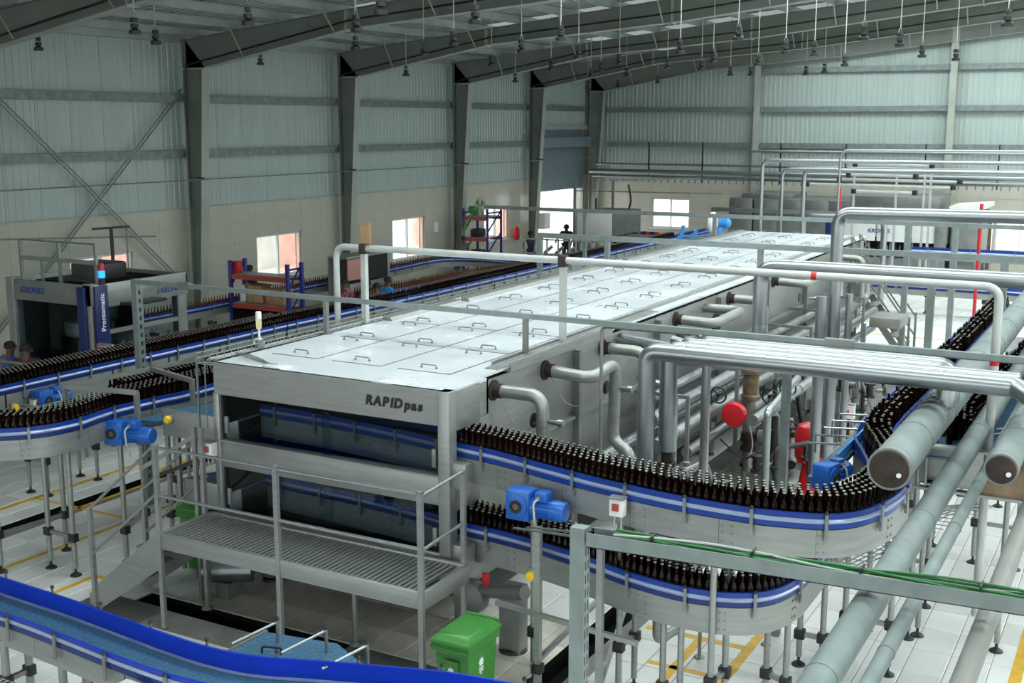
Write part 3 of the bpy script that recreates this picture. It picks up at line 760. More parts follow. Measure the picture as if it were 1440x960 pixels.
for (a, b) in ((13.4, 15.3), (15.5, 21.5), (21.7, 29.2)): part('edge_cover', MB().prism([(XL, a, ZT), (XL + .16, a, ZT), (XL + .12, a, ZT + .05), (XL, a, ZT + .06)], (0, b - a, 0)), M['steel'], pz)
part('edge_gutter', MB().box(XB - .14, XB - .12, 11.4, 29, ZT, ZT + .05).box(XB + .10, XB + .12, 11.4, 14.2, ZT - .05, ZT + .05).box(XB - .12, XB + .10, 11.4, 14.2, ZT - .05, ZT - .04), M['steel'], pz)
ws = MB()
for k in range(5): ws.tube([(XB - .10 + k * .035, 11.2, ZT + .01), (XB - .1 + k * .04, 13, ZT + .02 + .01 * (k % 2)), (XB - .11 + k * .035, 16, ZT + .01)], .008, 5)
part('edge_cables', ws, M['steel_d'], pz, kind='stuff')
for ch, wx in zip('RAPID', (-7.34, -7.235, -7.12, -7.02, -6.975)):
    lettering(ch, .142, (wx, YF - .004, 2.655), (radians(90), 0, 0), M['ink'], pz, shear=.20, bold=.0075)
for ch, wx in zip('pas', (-6.838, -6.752, -6.668)):
    lettering(ch, .138, (wx, YF - .004, 2.655), (radians(90), 0, 0), M['ink'], pz, shear=.20, bold=.0075)
# wire cable basket along the left edge of the top
wb = root('cable_basket', 'wire cable basket running along the left edge of the silver machine top', 'cable tray', (-9.72, 10.1, 2.8))
mb = MB()
for dx, dz in ((0, 0), (.07, 0), (.14, 0), (.21, 0), (0, .06), (.21, .06), (0, .12), (.21, .12)): mb.tube([(-9.80 + dx, 10.05, 2.84 + dz), (-9.80 + dx, 29, 2.84 + dz)], .006, 5)
part('long_wire', mb, M['galv'], wb, kind='stuff')
mb = MB(); yy = 10.05
while yy < 29: mb.tube([(-9.80, yy, 2.96), (-9.80, yy, 2.84), (-9.59, yy, 2.84), (-9.59, yy, 2.96)], .005, 4); yy += .12
part('cross_wire', mb, M['galv'], wb, kind='stuff')
mb = MB()
for k in range(9): mb.tube([(-9.78 + k * .02, 10.2, 2.86 + .01 * (k % 3)), (-9.77 + k * .021, 15, 2.87), (-9.78 + k * .02, 22, 2.86), (-9.78 + k * .021, 28.8, 2.87)], .009, 5)
part('cable', mb, M['cord'], wb, kind='stuff')
part('dropper', MB().bar((-9.80, 10.05, 2.9), (-9.80, 10.05, 2.0), .02, .02).bar((-9.60, 9.97, 2.9), (-9.60, 9.97, 2.1), .012, .012), M['galv'], wb)
mb = MB()
for k in range(4): mb.tube(fillet([(-9.65 + k * .05, 10.55, 2.90), (-9.3, 10.3 + k * .04, 2.93), (-9.0, 10.22 + k * .03, 2.91), (-8.7 - k * .05, 10.2, 2.91)], .1, 4), .006, 5)
solo('loose_cables', mb, M['steel_d'], 'tangle of thin cables lying on the top front left corner', 'cable', kind='stuff')
# signal lamp
sl = root('signal_lamp', 'slim pale yellow signal lamp standing on the top by the wire basket', 'lamp', (-9.62, 10.95, 2.89))
part('base', MB().lathe((-9.62, 10.95, 2.89), [(.05, 0), (.05, .08), (.06, .10)], 14), M['steel'], sl)
part('pole', MB().tube([(-9.62, 10.95, 2.97), (-9.62, 10.95, 3.13)], .014, 8), M['white'], sl)
part('lens', MB().lathe((-9.62, 10.95, 3.13), [(.03, 0), (.034, .02), (.036, .12), (.036, .13)], 14), M['signal'], sl, 'pale yellow lamp section'); part('lamp_cap', MB().lathe((-9.62, 10.95, 3.26), [(.036, 0), (.036, .07), (.03, .085)], 14), M['white'], sl)
solo('white_dome', MB().lathe((-9.72, 11.05, 2.92), [(.075, 0), (.07, .03), (.045, .06), (.01, .07)], 14), M['white'], 'small white dome beside the slim signal lamp', 'cap')
switch_box('white isolator with red knob on the left front post of the silver machine', (-9.55, 9.94, 1.78))

# ---- walkway with rails and stair
wk = root('service_walkway', 'raised grated steel walkway with handrails along the front of the silver machine', 'platform', (-7.8, 9.45, 0))
X0, X1, YA, YB, ZD = -9.52, -6.0, 9.06, 9.88, 1.10
part('side_channel', MB().cbox(X0, X1, YA - .03, YA + .02, ZD - .16, ZD + .02, .004), M['steel'], wk); part('side_channel', MB().cbox(X0, X1, YB - .02, YB + .03, ZD - .10, ZD + .02, .004), M['steel'], wk)
part('end_channel', MB().cbox(X1 - .03, X1 + .02, YA, YB, ZD - .16, ZD + .02, .004), M['steel'], wk); part('end_channel', MB().cbox(X0 - .02, X0 + .03, YA, YB, ZD - .16, ZD + .02, .004), M['steel'], wk)
nb = 52; gb = None
for k in range(nb):
    x = X0 + .10 + (X1 - X0 - .25) * k / (nb - 1)
    if gb is None:
        gb = part('grating_bar', MB().box(x - .014, x + .014, YA + .03, YB - .03, ZD - .035, ZD + .005), M['steel'], wk); gx = x
    else:
        o = gb.copy(); COL.objects.link(o); o.location = (x - gx, 0, 0); ORG[o.name] = ORG[gb.name]
for yy in (YA + .22, YA + .6): part('bearer', MB().box(X0, X1, yy - .012, yy + .012, ZD - .09, ZD - .035), M['steel_d'], wk)
for x in (X0 + .02, -7.80, X1 - .02):
    l = part('post', MB().bar((x, YA - .02, 0), (x, YA - .02, 2.13), .055, .045), M['steel'], wk); part('post_cap', MB().cbox(x - .035, x + .035, YA - .05, YA + .01, 2.12, 2.15, .005), M['steel_d'], l)
for z in (2.11, 1.56): part('handrail', MB().tube([(X0, YA - .02, z), (X1, YA - .02, z)], .018, 10), M['clad'], wk)
part('post', MB().bar((X1 - .06, YB + .02, 0), (X1 - .06, YB + .02, 2.12), .05, .045), M['steel'], wk)
for z in (2.09, 1.54): part('side_rail', MB().tube([(X1 - .02, YA, z), (X1 - .06, YB, z + .02)], .018, 10), M['steel'], wk)
for x in (-9.70, -9.59): part('post', MB().bar((x, 9.85, .0), (x, 9.85, 2.13), .05, .05), M['steel'], wk)
part('brace_arm', MB().bar((-9.7, 9.85, 2.02), (-10.45, 9.7, 1.55), .04, .05), M['steel_d'], wk); part('brace_arm', MB().bar((-9.7, 9.85, 1.72), (-10.2, 9.75, 1.5), .04, .05), M['black'], wk)
for x, yy in ((X0 + .06, YB - .2), (-7.35, YB - .15)): l = part('post', MB().tube([(x, yy, .03), (x, yy, ZD - .1)], .03, 10), M['steel'], wk); part('foot', MB().lathe((x, yy, 0), [(.07, 0), (.06, .02), (.03, .05)], 12), M['steel_d'], l)
st = root('access_stair', 'steel stair with grated treads climbing to the left end of the walkway', 'stair', (-10.1, 9.45, 0))
for yy in (YA, YB - .03): part('stringer', MB().prism([(-9.55, yy, ZD + .02), (-9.55, yy, ZD - .42), (-10.55, yy, 0), (-10.72, yy, 0), (-10.72, yy, .16), (-10.58, yy, .30)], (0, .018, 0)), M['steel'], st)
for k in range(4):
    z = .22 + k * .22; x = -10.52 + k * .245; td = group = part('tread', MB().box(x - .13, x + .13, YA + .02, YA + .035, z - .02, z + .01).box(x - .13, x + .13, YB - .05, YB - .03, z - .02, z + .01), M['steel_d'], st)
    for j in range(7): part('tread_bar', MB().box(x - .125 + j * .04, x - .11 + j * .04, YA + .03, YB - .04, z - .015, z + .01), M['steel_d'], td)
for yy in (YA, YB): part('newel_post', MB().bar((-10.62, yy, 0), (-10.62, yy, 1.24), .05, .05), M['steel'], st)
for yy in (YA, YB):
    for z in (0, .55): part('stair_rail', MB().tube([(-10.62, yy, 1.22 - z), (-9.56, yy, 2.10 - z)], .017, 9), M['steel'], st)

# ---- infeed conveyors on the left side of the machine
for zt, xl, lab in ((2.12, -10.72, 'upper'), (1.27, -10.42, 'lower')):
    f = root('infeed_conveyor', 'empty blue belt in a steel trough feeding the ' + lab + ' deck of the silver machine', 'conveyor', (-10, 10.6, 0))
    part('trough_side', MB().cbox(xl, XL + .02, 10.36, 10.40, zt - .34, zt, .006), M['steel'], f); part('trough_side', MB().cbox(xl + .25, XL + .02, 10.98, 11.02, zt - .3, zt, .006), M['steel'], f)
    part('nose_plate', MB().prism([(xl, 10.36, zt), (xl + .25, 11.02, zt), (xl + .25, 11.02, zt - .3), (xl, 10.36, zt - .34)], (.02, -.01, 0)), M['steel'], f)
    part('belt', MB().prism([(xl + .05, 10.41, zt - .04), (XL + .02, 10.41, zt - .04), (XL + .02, 10.97, zt - .04), (xl + .28, 10.97, zt - .04)], (0, 0, .02)), M['belt'], f)
    part('leg', MB().bar((xl + .1, 10.5, 0), (xl + .1, 10.5, zt - .3), .05, .05), M['steel'], f); part('leg', MB().bar((-9.8, 10.9, 0), (-9.8, 10.9, zt - .3), .05, .05), M['steel'], f)
    part('drive_cover', MB().cbox(XL - .25, XL + .03, 10.9, 11.15, zt - .02, zt + .10, .03), M['motor'], f, 'small blue drive cover')
stop_button('yellow push button on the upper blue infeed belt left of the machine', (-10.60, 10.35, 2.0))

# ================================================================== CONVEYORS
C1p = [(-9.3, 10.56), (-8.2, 10.50), (-7.2, 10.38), (-6.27, 10.21), (-5.79, 10.13), (-5.21, 9.97), (-4.44, 9.78), (-3.67, 9.66), (-3.0, 9.64), (-2.69, 9.68), (-2.34, 9.79), (-2.12, 9.99), (-1.97, 10.36), (-1.90, 10.87), (-1.95, 11.5), (-2.14, 12.1), (-2.36, 12.7), (-2.43, 13.6), (-2.41, 16), (-2.40, 23.5)]
c1, C1 = conveyor('upper_discharge_conveyor', 'curving upper bottle conveyor with blue side guide leaving the right side of the silver machine', C1p, .40, 2.165, 1.90, 1, band=('blue', 'silver', 'blue'))
C2p = [(-9.3, 10.62), (-8, 10.54), (-7.0, 10.42), (-6.31, 10.28), (-5.84, 10.24), (-5.31, 10.16), (-4.75, 10.02), (-4.2, 9.83), (-3.67, 9.74), (-3.33, 9.76), (-3.04, 9.87), (-2.84, 10.08), (-2.73, 10.42), (-2.70, 10.8), (-2.70, 12.6)]
c2, C2 = conveyor('lower_discharge_conveyor', 'curving lower bottle conveyor with blue side guide under the upper one', C2p, .40, 1.275, 1.0, 1)
for cc, pts in ((c1, [[(-5.24, 9.9)], [(-4.34, 10.0), (-4.30, 10.30)], [(-3.3, 9.72), (-3.25, 9.98)], [(-2.57, 11.81), (-2.11, 11.81)], [(-2.55, 12.82), (-2.10, 12.82)], [(-2.56, 13.82), (-2.09, 13.82)], [(-2.68, 16.0), (-2.38, 16.0)], [(-2.68, 18.5), (-2.38, 18.5)], [(-2.68, 21.0), (-2.38, 21.0)]]), (c2, [[(-3.80, 9.80)], [(-3.62, 9.79)], [(-2.80, 10.45), (-3.02, 10.55)], [(-2.74, 11.6), (-2.98, 11.6)]])):
    for p in pts: stand(cc, p, 1.9 if cc is c1 else 1.0, .032, .55 if cc is c1 else .35)
i1 = next(i for i, p in enumerate(C1) if p[1] > 11.3)
fill(C1[14:i1 + 1], .40, 2.165, 5, 1, 'up', .03); fill(C1[i1:], .33, 2.165, 4, 1, 'up'); fill(C2[14:], .40, 1.275, 5, 1, 'low', .03, 4.9)
# inner belt piece and motor inside the upper bend
solo('transfer_belt', MB().prism([(-2.90, 11.3, 2.10), (-2.70, 11.3, 2.10), (-2.73, 13.3, 2.10), (-2.90, 13.3, 2.10)], (0, 0, .05)), M['belt'], 'empty blue belt strip on the inner side of the upper bend', 'belt')
tb = root('guide_arms', 'row of chrome guide arms above the empty blue belt strip', 'guide', (-2.9, 12.4, 2.15))
for k in range(5): part('arm', MB().tube([(-3.05, 11.8 + k * .35, 2.17), (-3.05, 11.8 + k * .35, 2.36), (-2.72, 11.9 + k * .35, 2.36)], .013, 7), M['clad'], tb)
part('side_strip', MB().box(-2.74, -2.72, 11.8, 13.6, 2.17, 2.28), M['motor_l'], tb)
gearmotor('blue gear motor on the inner side of the upper conveyor bend', (-2.64, 11.30, 2.10), radians(75), size=.85)
gearmotor('large blue gear motor under the upper conveyor beside the machine outlet', (-5.12, 9.74, 1.79), 0)
gearmotor('small blue gear motor on the far straight of the upper conveyor', (-2.85, 17.6, 2.0), radians(90), 'motor_l', .9)
switch_box('pale isolator with orange knob on the upper conveyor side right of the blue motor', (-4.21, 9.62, 2.03))
switch_box('pale isolator high on the black post behind the upper conveyor', (-4.2, 18.7, .95), 0, .22, .24)
solo('switch_post', MB().bar((-4.2, 18.72, 0), (-4.2, 18.72, 1.2), .08, .08), M['black'], 'black post carrying a pale box behind the upper conveyor', 'post')
stop_button('yellow push button on the lower conveyor below the large blue motor', (-5.24, 9.86, 1.16))
# left side: conveyor beside the machine and the one behind it
C3p = [(-14.0, 8.1), (-13.0, 8.22), (-12.3, 8.42), (-11.73, 8.79), (-11.42, 9.15), (-11.33, 9.58), (-11.39, 9.99), (-11.42, 10.35), (-11.34, 10.99), (-11.27, 11.71), (-11.25, 15.5)]
c3, C3 = conveyor('left_side_conveyor', 'bottle conveyor curving left in front of the silver machine with a blue motor below', C3p, .42, 1.955, 1.70, 1)
for p in ([(-12.13, 9.68), (-11.64, 9.65)], [(-12.47, 10.22), (-12.56, 9.27)], [(-11.30, 10.18), (-11.59, 10.80)], [(-11.7, 11.38), (-11.25, 10.94)], [(-11.6, 13.2), (-11.3, 13.2)]): stand(c3, p, 1.70, .034, .5)
fill(C3, .42, 1.955, 5, 1, 'left')
C3q = [(-11.86, 10.9), (-11.84, 12), (-11.82, 15.5)]
c3b, C3b = conveyor('second_lane_conveyor', 'narrow bottle lane beside the left conveyor close behind the machine corner', C3q, .42, 1.955, 1.75, 1, legs=[[(-12.2, 12), (-11.95, 12)], [(-12.2, 14.5), (-11.95, 14.5)]])
fill(C3b, .42, 1.955, 5, 1, 'left')
gearmotor('blue gear motor hanging low at the left conveyor above the stair rails', (-11.16, 10.22, 1.63), radians(12), size=1.05)
solo('side_belt', MB().prism([(-11.28, 10.45, 1.86), (-11.0, 10.5, 1.86), (-10.95, 11.2, 1.86), (-11.25, 11.2, 1.86)], (0, 0, .03)), M['belt'], 'small empty blue belt between the left conveyor and its motor', 'belt')
A0 = [(-14.55, 8), (-14.54, 12), (-14.52, 18), (-14.45, 22), (-14.40, 41)]
A1 = [p for p in A0 if p[1] <= 12] + [(-14.52, 17.3)]; A2 = [(-14.52, 17.34), (-14.45, 22), (-14.40, 41)]
c4, C4 = conveyor('long_left_conveyor', 'long straight bottle conveyor behind the left one at the left edge', A1, .46, 1.74, 1.42, 1, legs=[[(-15.0, yy), (-14.6, yy)] for yy in (9.4, 11.7, 12.66, 15.2, 16.9)], plate=1.2)
c4b, C4b = conveyor('long_far_conveyor', 'narrower continuation of the long bottle conveyor running beside the silver machine to the far wall', A2, .27, 1.74, 1.42, 1, legs=[[(-14.7, yy), (-14.5, yy)] for yy in (18.5, 21, 24, 28)], plate=1.2)
fill(C4, .46, 1.74, 6, 1, 'long')
fill(C4b, .27, 1.74, 3, 1, 'long', 0, 20)
gearmotor('blue gear motor on the side of the long straight conveyor at the left edge', (-14.38, 11.72, 1.42), radians(-90) + pi, size=1.0)
switch_box('white isolator with red knob left of the blue motor on the long conveyor', (-14.40, 11.98 - .55, 1.44), radians(90))
stop_button('yellow push button at the far left on the long straight conveyor', (-14.38, 11.05, 1.56), radians(90))
# cable basket and trestle frames between the two left conveyors
cb = root('wire_tray', 'wire cable tray on bars between the two left bottle conveyors', 'cable tray', (-12.9, 11, 1.4))
mb = MB()
for k in range(7): mb.tube([(-13.9 + k * .06, 9.2, 1.62), (-13.9 + k * .06, 15.0, 1.62)], .007, 4)
for k in range(40): mb.tube([(-13.9, 9.2 + k * .148, 1.615), (-13.52, 9.2 + k * .148, 1.615)], .005, 4)
part('tray_wire', mb, M['galv'], cb, kind='stuff'); part('bar', MB().bar((-14.4, 11.2, 1.55), (-12.0, 11.2, 1.55), .05, .05), M['steel'], cb); part('bar', MB().bar((-14.4, 13.6, 1.55), (-12.0, 13.6, 1.55), .05, .05), M['steel'], cb)
tf = root('trestle_frame', 'steel trestle of square bars straddling the left conveyors before the machine corner', 'frame', (-11.6, 10.8, 1.7))
for p, q in (((-12.2, 10.15, 2.28), (-11.12, 10.35, 2.28)), ((-12.2, 11.55, 2.28), (-11.0, 11.2, 2.28)), ((-12.2, 10.15, 2.28), (-12.0, 12.4, 2.28)), ((-11.14, 10.35, 2.28), (-11.14, 10.35, 1.6)), ((-11.02, 11.2, 2.28), (-11.02, 11.2, 1.6)), ((-12.2, 10.15, 2.28), (-12.2, 10.15, 1.6))):
    part('bar', MB().bar(p, q, .055, .055), M['steel'], tf)
# wall-side and middle conveyors
C5p = [(-21.05, 17.5), (-21.10, 20), (-21.15, 23), (-21.33, 26.5), (-21.56, 30.9), (-21.72, 33.0), (-21.6, 34.0), (-21.1, 34.5), (-20.2, 34.65), (-19.1, 34.5), (-17.2, 34.1), (-15.4, 33.6)]
c5, C5 = conveyor('wall_side_conveyor', 'single-file bottle conveyor along the tiled side wall', [(x, y) for x, y in C5p], .24, .95, .78, 1, legs=[[(-21.25, yy), (-21.4, yy)] for yy in (18.5, 20.5, 22.5, 25, 28, 30.5)] + [[(-19.8, 34.7)], [(-18, 34.35)]], bracket=1.1, plate=2)
fill(C5, .24, .95, 1, 1, 'wall', 0, 17.5, gap=.105)
C6p = [(-18.75, 25.6), (-18.60, 26.9), (-18.42, 28.2), (-18.4, 30.5), (-18.1, 32.2), (-17.4, 34.6), (-16.2, 37.5), (-15.6, 40)]
c6, C6 = conveyor('middle_conveyor', 'bending bottle conveyor between the long one and the wall', C6p, .40, .95, .72, 1, legs=[[(-18.9, yy), (-18.6, yy)] for yy in (27, 29, 31)], bracket=1.0, plate=2)
fill(C6, .40, .95, 3, 1, 'mid', gap=.10)
solo('blue_side_fence', MB().sweep([(0, 1.0), (.015, 1.0), (.015, 1.16), (0, 1.16)], [(-18.0, 24.4), (-17.6, 25.6), (-17.45, 27.5)]), M['fence'], 'plain blue side fence beside the group of workers', 'fence')
for yy, x0, x1, z, lab in ((36.0, -8.3, -1.5, .80, 'lower plain blue conveyor crossing the far pale floor'), (36.6, -6.6, -1.5, 1.80, 'upper plain blue conveyor crossing before the far machines')):
    c, _ = conveyor('far_crossing_conveyor', lab, [(x0, yy), (-5, yy - .02), (x1, yy)], .30, z, z - .18, 1, legs=[[(x, yy + .05), (x, yy + .25)] for x in (x0 + .5, -4.4, -2.6)], bracket=1.2, plate=2.5, h=.17)
# raised conveyor at the right
D = [(-1.06, 12.95), (-1.20, 13.6), (-1.28, 14.6), (-1.10, 16.2), (-.85, 19)]
c8, C8 = conveyor('right_raised_conveyor', 'raised bottle conveyor end with plain side box under the right-hand pipes', D, .98, 2.12, 1.80, 1, legs=[[(-2.02, 12.95), (-1.20, 12.95)], [(-1.81, 15.6), (-1.30, 15.6)], [(-1.82, 18.2), (-1.2, 18.2)]], far_guide=True)
Q8 = [(x, y) for x, y in C8 if y > 13.3]
fill(offset(Q8, .45), .46, 2.12, 6, 1, 'right')
eb = root('conveyor_end_box', 'plain grey steel end box with a brown stain under the right-hand pipes', 'box', (-1.6, 12.85, 1.75))
part('front_panel', MB().cbox(-2.20, -1.45, 12.80, 12.83, 1.80, 2.22, .006), M['steel'], eb); part('front_panel', MB().cbox(-1.44, -.4, 12.80, 12.83, 1.76, 2.22, .006), M['brown'], eb, 'brown stained end panel')
part('top_flange', MB().box(-2.22, -.4, 12.76, 12.88, 2.21, 2.235), M['steel'], eb); part('bottom_flange', MB().box(-2.22, -.4, 12.76, 12.86, 1.74, 1.77), M['steel'], eb); part('side_panel', MB().box(-2.20, -2.17, 12.83, 13.4, 1.80, 2.22), M['steel'], eb)
for p, q in (((-1.5, 13.9, 2.16), (-1.05, 14.2, 2.20)), ((-1.5, 14.15, 2.16), (-1.05, 14.45, 2.20))): part('guide_rod', MB().tube([p, q], .012, 6), M['clad'], c8)
wq = MB()
for k in range(6): wq.tube(smooth([(-2.6 + k * .06, 11.2, 1.35), (-2.45 + k * .06, 12.2, 1.25), (-2.1 + k * .06, 13.0, 1.42), (-1.7 + k * .05, 13.9, 1.30)], 4), .007, 5)
for k in range(20): wq.tube([(-2.6 + k * .045, 11.2 + k * .135, 1.36), (-2.28 + k * .045, 11.2 + k * .135, 1.36)], .005, 4)
solo('hanging_wire_basket', wq, M['galv_d'], 'wire cable basket hanging between the legs under the upper conveyor bend', 'cable tray', kind='stuff')
# near blue conveyor in the left foreground
FG = [(-11.5, 7.42), (-9.9, 7.28), (-8.8, 7.22), (-7.5, 7.10), (-6.9, 7.08), (-6.45, 7.14), (-5.95, 7.32), (-5.25, 7.56), (-4.77, 7.70), (-4.0, 7.80)]
P9 = smooth(FG, 6)
c9 = root('foreground_conveyor', 'wide empty blue mesh-belt conveyor with tall bright blue fence at the lower left', 'conveyor', (-7.5, 7.0, 0))
part('belt', MB().sweep([(-.40, .94), (-.01, .94), (-.01, .96), (-.40, .96)][::-1], P9), M['belt'], c9)
part('tall_fence', MB().sweep([(-.012, .97), (.012, .97), (.012, 1.15), (-.012, 1.15)], P9), M['fence'], c9, 'tall bright blue fence along the far edge of the belt')
part('fence_lip', MB().sweep([(-.03, .965), (-.012, .965), (-.012, .985), (-.03, .985)], P9), M['silver'], c9)
for z0, z1, m, a in ((1.035, 1.065, 'fence', 0), (.995, 1.03, 'silver', .012), (.93, .99, 'blue_d', .006)): part('near_guide_strip', MB().sweep([(-.43 - a, z0), (-.405, z0), (-.405, z1), (-.43 - a, z1)][::-1], P9), M[m], c9)
part('far_plate', MB().sweep([(-.01, .72), (.008, .72), (.008, .95), (-.01, .95)], P9), M['steel'], c9)
Q = [P9[i:i + 7] for i in range(0, len(P9) - 6, 6)]
for q in Q:
    q = q[:-1] + [(q[-1][0] - .01, q[-1][1])]
    part('side_plate', MB().sweep([(-.418, .72), (-.40, .72), (-.40, .935), (-.418, .935)][::-1], q), M['steel'], c9)
for x, y, dx, dy in walk(P9, .72, .2):
    nx, ny = -dy, dx
    c = Vector((x - nx * .46, y - ny * .46, 0)); mb = MB(); mb.bar(c + Vector((0, 0, .82)), c + Vector((0, 0, 1.06)), .035, .015); mb.cur = 1; mb.lathe(c + Vector((0, 0, 1.06)), [(.018, 0), (.022, .012), (.01, .03)], 8); part('guide_bracket', mb, [M['steel_d'], M['black']], c9)
    c = Vector((x + nx * .05, y + ny * .05, 0)); mb = MB(); mb.bar(c + Vector((0, 0, .85)), c + Vector((0, 0, 1.17)), .02, .015); mb.cur = 1; mb.lathe(c + Vector((0, 0, 1.17)), [(.016, 0), (.022, .012), (.01, .03)], 8); part('fence_knob', mb, [M['steel_d'], M['black']], c9)
for x in (-9.35, -8.55, -7.8): stand(c9, [(x, 6.86), (x, 7.12)], .72, .04, .35)
sb = root('side_belt_stub', 'short blue belt stub with slim rods joining the near conveyor from behind', 'belt', (-6.6, 7.6, .95))
part('belt', MB().prism([(-7.0, 7.15, .94), (-6.2, 7.3, .94), (-5.5, 7.62, .94), (-6.25, 8.0, .94), (-6.97, 7.88, .94)], (0, 0, .02)), M['belt'], sb); part('edge_strip', MB().bar((-7.02, 7.15, .955), (-6.99, 7.9, .955), .03, .03), M['steel'], sb)
for x, yy in ((-6.75, 7.75), (-6.25, 7.82), (-5.75, 7.75)):
    part('rod', MB().tube([(x - .12, yy - .45, 1.10), (x + .02, yy, 1.16)], .012, 7), M['clad'], sb); part('rod_post', MB().tube([(x + .02, yy, .93), (x + .02, yy, 1.20)], .016, 7), M['steel_d'], sb); part('knob', MB().lathe((x + .02, yy, 1.18), [(.018, 0), (.024, .012), (.01, .035)], 8), M['black'], sb)
part('bow_handle', MB().tube(fillet([(-6.72, 7.52, .96), (-6.72, 7.52, 1.02), (-6.55, 7.58, 1.02), (-6.55, 7.58, .96)], .02, 3), .01, 6), M['black'], sb)
solo('junction_box', MB().cbox(-7.42, -7.20, 6.42, 6.60, .80, .95, .01), M['white'], 'white junction box on the near side of the foreground conveyor', 'box')
wt = MB()
for k in range(6): wt.tube([(-9.0, 6.15 + k * .05, .70), (-7.2, 6.15 + k * .05, .70)], .006, 4)
for k in range(30): wt.tube([(-9.0 + k * .06, 6.15, .705), (-9.0 + k * .06, 6.40, .705)], .005, 4)
solo('wire_basket', wt, M['galv'], 'pale wire cable basket in the lower left corner', 'cable tray', kind='stuff')

# ================================================================== BOTTLES AS OBJECTS
near = sorted(b for b in BOTTLES if b[4] in ('up', 'low') and b[2] < 11.25)
INFO = {'up': ('brown beer bottle with silver crown cap standing on the upper discharge conveyor', 'beer bottles on the upper discharge conveyor'),
        'low': ('brown beer bottle with silver crown cap standing on the lower discharge conveyor', 'beer bottles on the lower discharge conveyor')}
first = near[:300]
ROW = ['front row', 'second row', 'third row', 'fourth row', 'back row']
def nth(n): return '%d%s' % (n, 'th' if 10 < n % 100 < 14 else {1: 'st', 2: 'nd', 3: 'rd'}.get(n % 10, 'th'))
for d, x, y, z, key, row, num in first:
    b = link('beer_bottle', bm_body); b.location = (x, y, z); b.rotation_euler = (0, 0, rnd.uniform(0, 6)); ORG[b.name] = Vector((x, y, z)); props(b, 'brown beer bottle, %s from the outlet, %s, %s discharge conveyor' % (nth(num), ROW[row], 'upper' if key == 'up' else 'lower'), 'bottle', INFO[key][1])
    c = link('crown_cap', bm_cap, b); ORG[c.name] = ORG[b.name]
def bottle_mass(items):
    v = []; f = []; mi = []
    for n, prof, m in ((8, BP, 0), (7, [(.0155, .284), (.0165, .287), (.0145, .293), (.010, .295)], 1)):
        ring = [(cos(2 * pi * k / n), sin(2 * pi * k / n)) for k in range(n)]; R = len(prof)
        for d, x, y, z, key, row, num in items:
            o = len(v)
            for r, h in prof: v.extend((x + r * a, y + r * b, z + h) for a, b in ring)
            for i in range(R - 1):
                for k in range(n):
                    k2 = (k + 1) % n; f.append((o + i * n + k, o + i * n + k2, o + (i + 1) * n + k2, o + (i + 1) * n + k)); mi.append(m)
            f.append(tuple(o + (R - 1) * n + k for k in range(n))); mi.append(m)
    mb = MB(); mb.v, mb.f, mb.m = v, f, mi; return mb
fs = set(first)
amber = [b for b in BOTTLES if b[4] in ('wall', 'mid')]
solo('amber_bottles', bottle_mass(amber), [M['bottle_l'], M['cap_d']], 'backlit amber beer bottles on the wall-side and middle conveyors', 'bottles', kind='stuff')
rest = [b for b in BOTTLES if b not in fs and b[4] not in ('wall', 'mid')]
solo('beer_bottles', bottle_mass(rest), [M['bottle'], M['cap_d']], 'crowd of brown beer bottles filling the farther bottle conveyors', 'bottles', kind='stuff')

# ================================================================== OVERHEAD PIPES AND BEAMS
def beam(name, label, Y, x0, x1, z, posts, m='galv', w=.06):
    t = root(name, label, 'beam', ((x0 + x1) / 2, Y, z))
    part('beam_tube', MB().bar((x0, Y, z), (x1, Y, z), w, w), M[m], t)
    for x, zb, dark in posts:
        p = part('post', MB().bar((x, Y, zb), (x, Y, z - w / 2), w * .95, w * .95), M['grey_pipe' if dark else m], t); part('base_plate', MB().box(x - .06, x + .06, Y - .06, Y + .06, zb, zb + .012), M['steel_d'], p)
    return t
b1 = beam('support_beam', 'square galvanised beam crossing low over the silver machine on a tall perforated left post', 12.15, -12.97, -.6, 3.36, [(-9.52, ZT, 1), (-6.55, ZT, 1)])
pp = part('perforated_post', MB().bar((-12.95, 12.15, 0), (-12.95, 12.15, 3.40), .10, .12), M['galv'], b1)
hs = MB()
for k in range(24): hs.box(-12.91, -12.899, 12.13, 12.17, .3 + k * .125, .36 + k * .125)
part('slot', hs, M['black'], pp, kind='stuff')
part('clip', MB().box(-12.1, -11.9, 12.11, 12.19, 3.31, 3.41).box(-3.0, -2.7, 12.11, 12.19, 3.31, 3.41), M['steel_d'], b1)
part('post', MB().bar((-3.40, 12.2, 0), (-3.40, 12.2, 3.33), .085, .085), M['galv_d'], b1)
b2 = pipe('overhead_pipe', 'white pipe crossing over the silver machine, bent down at both ends', [(-10.06, 13.1, 0), (-10.06, 13.1, 3.93), (-1.45, 13.1, 3.93), (-1.45, 13.1, .3)], .046, M['white_pipe'], 0, .16, 14)
for x, z in ((-9.58, ZT), (-6.53, ZT)): part('post', MB().bar((x, 13.1, z), (x, 13.1, 3.88), .075, .075), M['white_pipe'], b2); part('clamp', MB().cbox(x - .05, x + .05, 13.04, 13.16, 3.85, 3.99, .008), M['rust'], b2)
part('red_mark', MB().tube([(-1.45, 13.1, 3.10), (-1.45, 13.1, 3.22)], .048, 14), M['red'], b2); part('red_mark', MB().tube([(-3.42, 13.1, 3.93), (-3.36, 13.1, 3.93)], .048, 14), M['red'], b2)
solo('hanging_label', MB().box(-9.60, -9.44, 13.05, 13.07, 4.0, 4.28), M['cart'], 'small printed paper card standing on the white overhead pipe', 'card')
